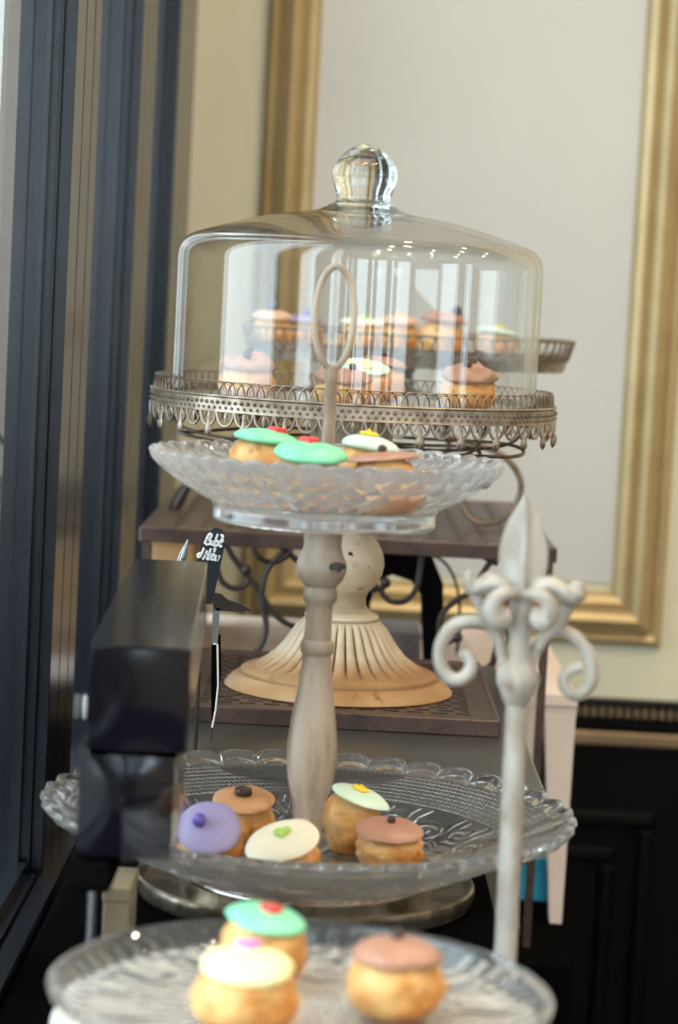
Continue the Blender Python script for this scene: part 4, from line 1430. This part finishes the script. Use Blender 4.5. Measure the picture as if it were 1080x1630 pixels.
def puff(pos, R, H, icing, decos, label, group, tilt=0.0, az=-PI / 2, fr=0.95, ft=0.15, seed=0, ell=1.0, lump=0.0, droop=0.07):
    """choux bun (x,y,z base), radius R, height H; iced disc tilted by `tilt` towards azimuth az"""
    t = thing('choux_bun', label, 'pastry', pos, group)
    seg, rings = 36, 22
    vs, fs = [], []
    for j in range(rings + 1):
        ph = PI * j / rings
        for i in range(seg):
            a = 2 * PI * i / seg
            d = Vector((math.sin(ph) * math.cos(a), math.sin(ph) * math.sin(a), -math.cos(ph)))
            n1 = mnoise.noise(d * 1.7 + Vector((seed * 3.1, 0, 0)))
            n2 = mnoise.noise(d * 4.5 + Vector((0, seed * 2.3, 0)))
            n3 = abs(mnoise.noise(d * 2.6 + Vector((0, 0, seed * 1.7))))
            k = 1 + 0.10 * n1 + 0.09 * n2 - 0.09 * max(0, 0.12 - n3) / 0.12
            rr_ = (math.sin(ph) ** 0.82 if math.sin(ph) > 0 else 0)
            p = Vector((R * rr_ * math.cos(a) * k, R * rr_ * math.sin(a) * k, H * 0.5 - H * 0.5 * math.cos(ph) * (1 + 0.05 * n1)))
            p.z = max(0.0, (p.z - 0.08 * H) / 0.92)
            vs.append(p)
    for j in range(rings):
        for i in range(seg):
            i2 = (i + 1) % seg
            fs.append((j * seg + i, j * seg + i2, (j + 1) * seg + i2, (j + 1) * seg + i))
    MB().add(vs, fs).build('bun', M['choux'], t, local=True, angle=3)
    # fondant disc
    nrm = Vector((math.sin(tilt) * math.cos(az), math.sin(tilt) * math.sin(az), math.cos(tilt)))
    sup = math.sqrt((R * math.sin(tilt)) ** 2 + (H * 0.5 * math.cos(tilt)) ** 2)
    c = Vector((0, 0, H * 0.48)) + nrm * sup * 0.91
    q = Vector((0, 0, 1)).rotation_difference(nrm).to_matrix()
    fa, th = R * fr, R * ft
    seg, rn = 40, 8
    vs, fs = [], []

    def edge(a):
        return 1 + 0.05 * mnoise.noise(Vector((math.cos(a) * 1.3, math.sin(a) * 1.3, seed * 5.7))) * 2

    def topz(rho):
        return th * (0.60 + 0.55 * (1 - rho ** 2)) - droop * fa * rho ** 3

    vs.append(Vector((0, 0, topz(0))))
    for j in range(1, rn + 1):
        rho = j / rn
        for i in range(seg):
            a = 2 * PI * i / seg
            r_ = fa * rho * (edge(a) if rho > 0.4 else 1)
            z = topz(rho) if j < rn else topz(1.0) - th * 0.18
            z += lump * th * mnoise.noise(Vector((math.cos(a) * rho * 2, math.sin(a) * rho * 2, seed)))
            vs.append(Vector((r_ * math.cos(a) * ell, r_ * math.sin(a) / ell, z)))
    for k, (rho, dzv) in enumerate(((1.02, -0.42), (0.97, -0.62), (0.7, -0.45), (0.3, -0.1))):
        for i in range(seg):
            a = 2 * PI * i / seg
            r_ = fa * rho * edge(a)
            vs.append(Vector((r_ * math.cos(a) * ell, r_ * math.sin(a) / ell, topz(1.0) + th * dzv)))
    vs.append(Vector((0, 0, topz(1.0))))
    for i in range(seg):
        i2 = (i + 1) % seg
        fs.append((0, 1 + i, 1 + i2))
        for j in range(rn + 3):
            a, b = 1 + j * seg, 1 + (j + 1) * seg
            fs.append((a + i, b + i, b + i2, a + i2))
        fs.append((1 + (rn + 3) * seg + i, len(vs) - 1, 1 + (rn + 3) * seg + i2))
    ice = MB().add([c + q @ v for v in vs], fs).build('icing', M[icing], t, local=True, angle=1.5)
    for (kind, col, dx, dy, sz) in decos:
        bz = topz(min(1, math.hypot(dx, dy)))
        bp = Vector((dx * fa, dy * fa, bz))
        mb = MB()
        if kind == 'bead':
            s = sz * R
            mb.ball(bp + Vector((0, 0, s * 0.55)), s, 14, 10)
            nm_ = 'bead'
        elif kind == 'bean':
            s = sz * R
            mb.ball(bp + Vector((0, 0, s * 0.4)), s, 16, 10, (1.2, 0.85, 0.75))
            mb.tube(smooth_path([bp + Vector((-s * 1.1, -0.1 * s, s * 0.9)), bp + Vector((0, 0.1 * s, s * 1.16)), bp + Vector((s * 1.1, -0.1 * s, s * 0.9))], 4), s * 0.12, 5)
            nm_ = 'coffee_bean'
        elif kind == 'heart':
            s = sz * R
            out = []
            for k in range(28):
                a = 2 * PI * k / 28
                out.append((16 * math.sin(a) ** 3 / 16 * s, (13 * math.cos(a) - 5 * math.cos(2 * a) - 2 * math.cos(3 * a) - math.cos(4 * a)) / 16 * s))
            z0, z1 = bp.z - 0.1 * s, bp.z + 0.38 * s
            vv = [(bp.x + x, bp.y + y, z0) for x, y in out] + [(bp.x + x, bp.y + y, z1 - 0.12 * s) for x, y in out] + [(bp.x + x * 0.85, bp.y + y * 0.85, z1) for x, y in out]
            ff = [tuple(range(28))[::-1], tuple(range(56, 84))]
            for L_ in (0, 28):
                ff += [(L_ + k, L_ + (k + 1) % 28, L_ + 28 + (k + 1) % 28, L_ + 28 + k) for k in range(28)]
            mb.add(vv, ff)
            nm_ = 'sugar_heart'
        elif kind == 'flower':
            s = sz * R
            for k in range(5):
                a = 2 * PI * k / 5
                mb.ball(bp + Vector((0.55 * s * math.cos(a), 0.55 * s * math.sin(a), 0.12 * s)), 0.5 * s, 10, 6, (1, 1, 0.45))
            mb.ball(bp + Vector((0, 0, 0.3 * s)), 0.3 * s, 10, 6)
            nm_ = 'sugar_flower'
        else:   # drape of a second icing colour
            s = sz * R
            mb.ball(bp + Vector((0, 0, -0.05 * s)), s, 16, 10, (1.25, 0.8, 0.35))
            nm_ = 'icing_swirl'
        mb.v = [tuple(c + q @ Vector(v)) for v in mb.v]
        mb.build(nm_, M[col], ice, local=True)
    return t


def at(px, Y, z, py=800):
    """point at height z and depth Y in line with pixel column px"""
    h = CAM_Z - z
    y_ = py
    for _ in range(6):
        q_ = P(px, y_, Y)
        y_ += (q_.z - z) * F_PX / Y
    q_ = P(px, y_, Y)
    return (q_.x, Y, z)


D45 = math.radians
gF, gB, gU, gC, gR = 'choux buns on the foreground dish', 'choux buns in the lower bowl', 'choux buns on the upper plate', 'choux buns under the cloche', 'choux buns on the far stand'
# foreground
puff(at(415, 0.985, ZFG), 0.0192, 0.0285, 'mint', [('heart', 'deco_red', 0.05, 0.05, 0.26)], 'choux bun with mint green icing and red heart on the foreground dish', gF, tilt=0.16, az=-PI / 2 + 1.0, fr=0.90, seed=1)
puff(at(388, 0.918, ZFG), 0.0215, 0.0265, 'lemon', [('heart', 'deco_pink', 0.0, 0.35, 0.24)], 'choux bun with pale yellow icing and pink heart on the foreground dish', gF, tilt=0.10, fr=0.86, seed=2, ft=0.24)
puff(at(627, 0.945, ZFG), 0.0203, 0.027, 'choc', [('bead', 'deco_bead', 0.0, 0.2, 0.13)], 'choux bun with brown chocolate icing on the foreground dish, at right', gF, tilt=0.05, fr=0.88, seed=3, ft=0.24)
# lower bowl
zfb = ZBF + 0.0078
puff(at(385, 1.392, zfb), 0.0188, 0.031, 'caramel', [('bean', 'deco_bead', -0.02, -0.1, 0.24)], 'choux bun with caramel icing and a coffee bean in the lower glass bowl', gB, tilt=0.22, fr=0.98, seed=4)
puff(at(334, 1.336, zfb), 0.0185, 0.029, 'lilac', [('bead', 'deco_purple', -0.28, 0.12, 0.22)], 'choux bun with lilac icing and a purple berry in the lower glass bowl', gB, tilt=0.78, az=-PI / 2 - 0.1, fr=0.97, seed=5, ft=0.12)
puff(at(456, 1.314, zfb), 0.0182, 0.026, 'ivory', [('heart', 'deco_green', 0.05, 0.1, 0.28)], 'choux bun with ivory icing and a green heart in the lower glass bowl', gB, tilt=0.52, az=-PI / 2 - 0.55, fr=1.08, seed=6, ft=0.14, ell=1.08)
puff(at(558, 1.392, zfb), 0.0176, 0.037, 'palemint', [('flower', 'deco_yellow', -0.1, 0.1, 0.30)], 'choux bun with pale mint icing and a yellow flower beside the baluster foot', gB, tilt=0.30, az=-0.3, fr=1.0, seed=7)
puff(at(618, 1.345, zfb), 0.0195, 0.027, 'choc', [('bead', 'deco_bead', 0.02, 0.15, 0.13)], 'choux bun with flat brown icing and one bead in the lower glass bowl', gB, tilt=0.16, fr=0.99, seed=8)
# upper plate
puff(at(416, 1.385, ZUF), 0.0205, 0.033, 'mint', [('heart', 'deco_red', 0.3, 0.0, 0.27)], 'choux bun with mint icing and red heart, left back on the upper plate', gU, tilt=0.10, az=0, fr=0.90, seed=9, ft=0.26)
puff(at(488, 1.322, ZUF), 0.0200, 0.0295, 'mint', [('heart', 'deco_red', -0.05, 0.15, 0.27)], 'choux bun with mint icing and red heart, front of the upper plate by the rod', gU, tilt=0.14, az=-PI / 2 + 0.3, fr=1.0, seed=10, ft=0.30)
puff(at(580, 1.385, ZUF), 0.0190, 0.032, 'palemint', [('flower', 'deco_yellow', -0.1, 0.0, 0.30)], 'choux bun with pale mint icing and a yellow flower on the upper plate', gU, tilt=0.12, az=0, fr=0.92, seed=11, ft=0.30)
puff(at(610, 1.318, ZUF), 0.0200, 0.0300, 'choc', [('bead', 'deco_bead', 0.0, -0.1, 0.13)], 'choux bun with brown icing and one bead on the upper plate', gU, tilt=0.12, az=PI * 0.9, fr=0.98, seed=12)
# under the cloche
zfc = zpl + 0.0002
puff(at(392, 1.725, zfc), 0.0205, 0.026, 'choc', [('bead', 'deco_bead', 0.0, -0.45, 0.16), ('bead', 'deco_bead', 0.1, 0.15, 0.16)], 'choux bun with brown icing and two beads, leftmost under the cloche', gC, tilt=0.15, fr=0.96, seed=13, ft=0.34, lump=0.8)
puff(at(545, 1.680, zfc), 0.0205, 0.021, 'choc', [('bead', 'deco_bead', 0.3, 0.1, 0.13)], 'choux bun with rumpled brown icing behind the rod under the cloche', gC, tilt=0.12, fr=1.0, seed=14, ft=0.30, lump=1.2)
puff(at(577, 1.742, zfc), 0.0205, 0.029, 'palemint', [('swirl', 'lemon', -0.1, -0.35, 0.5)], 'choux bun with mint and yellow striped icing under the cloche', gC, tilt=0.25, az=-PI / 2 + 0.4, fr=0.92, seed=15)
puff(at(604, 1.805, zfc), 0.0190, 0.030, 'choc', [('bead', 'deco_bead', 0.0, 0.0, 0.14)], 'choux bun with brown icing, hindmost under the cloche', gC, tilt=0.12, az=0, fr=0.95, seed=16, ft=0.26)
puff(at(745, 1.742, zfc), 0.0215, 0.0255, 'choc', [('bead', 'deco_bead', -0.12, -0.35, 0.15), ('bead', 'deco_bead', 0.08, 0.15, 0.15)], 'choux bun with brown icing and two beads, rightmost under the cloche', gC, tilt=0.15, fr=0.98, seed=17, ft=0.34, lump=0.6)
# far stand
zff = zf_ + 0.0002
puff(at(430, 2.26, zff), 0.0195, 0.033, 'peach', [('bead', 'deco_blueberry', 0.0, 0.0, 0.30)], 'choux bun with peach icing and a blueberry, leftmost on the far stand', gR, tilt=0.1, fr=0.95, seed=18, ft=0.3)
puff(at(478, 2.33, zff), 0.0215, 0.032, 'lilac', [('bead', 'deco_purple', 0.2, 0.0, 0.2)], 'choux bun with flat lilac icing on the far stand', gR, tilt=0.05, fr=1.1, seed=19)
puff(at(574, 2.25, zff), 0.0205, 0.033, 'ivory', [('heart', 'deco_green', 0.1, 0.0, 0.26)], 'choux bun with ivory icing and a green heart on the far stand', gR, tilt=0.08, fr=1.0, seed=20)
puff(at(634, 2.34, zff), 0.0200, 0.034, 'peach', [('flower', 'deco_orange', 0.0, 0.0, 0.26)], 'choux bun with peach icing and an orange flower on the far stand', gR, tilt=0.08, fr=1.0, seed=21, ft=0.28)
puff(at(701, 2.25, zff), 0.0215, 0.038, 'choc', [('bead', 'deco_blueberry', 0.5, 0.1, 0.24)], 'choux bun with brown icing and a dark berry on the far stand', gR, tilt=0.1, az=0, fr=1.0, seed=22, ft=0.36)
puff(at(786, 2.29, zff), 0.0205, 0.030, 'palemint', [('flower', 'deco_yellow', 0.1, 0.0, 0.28)], 'choux bun with pale mint icing, rightmost on the far stand', gR, tilt=0.1, az=0, fr=0.98, seed=23)
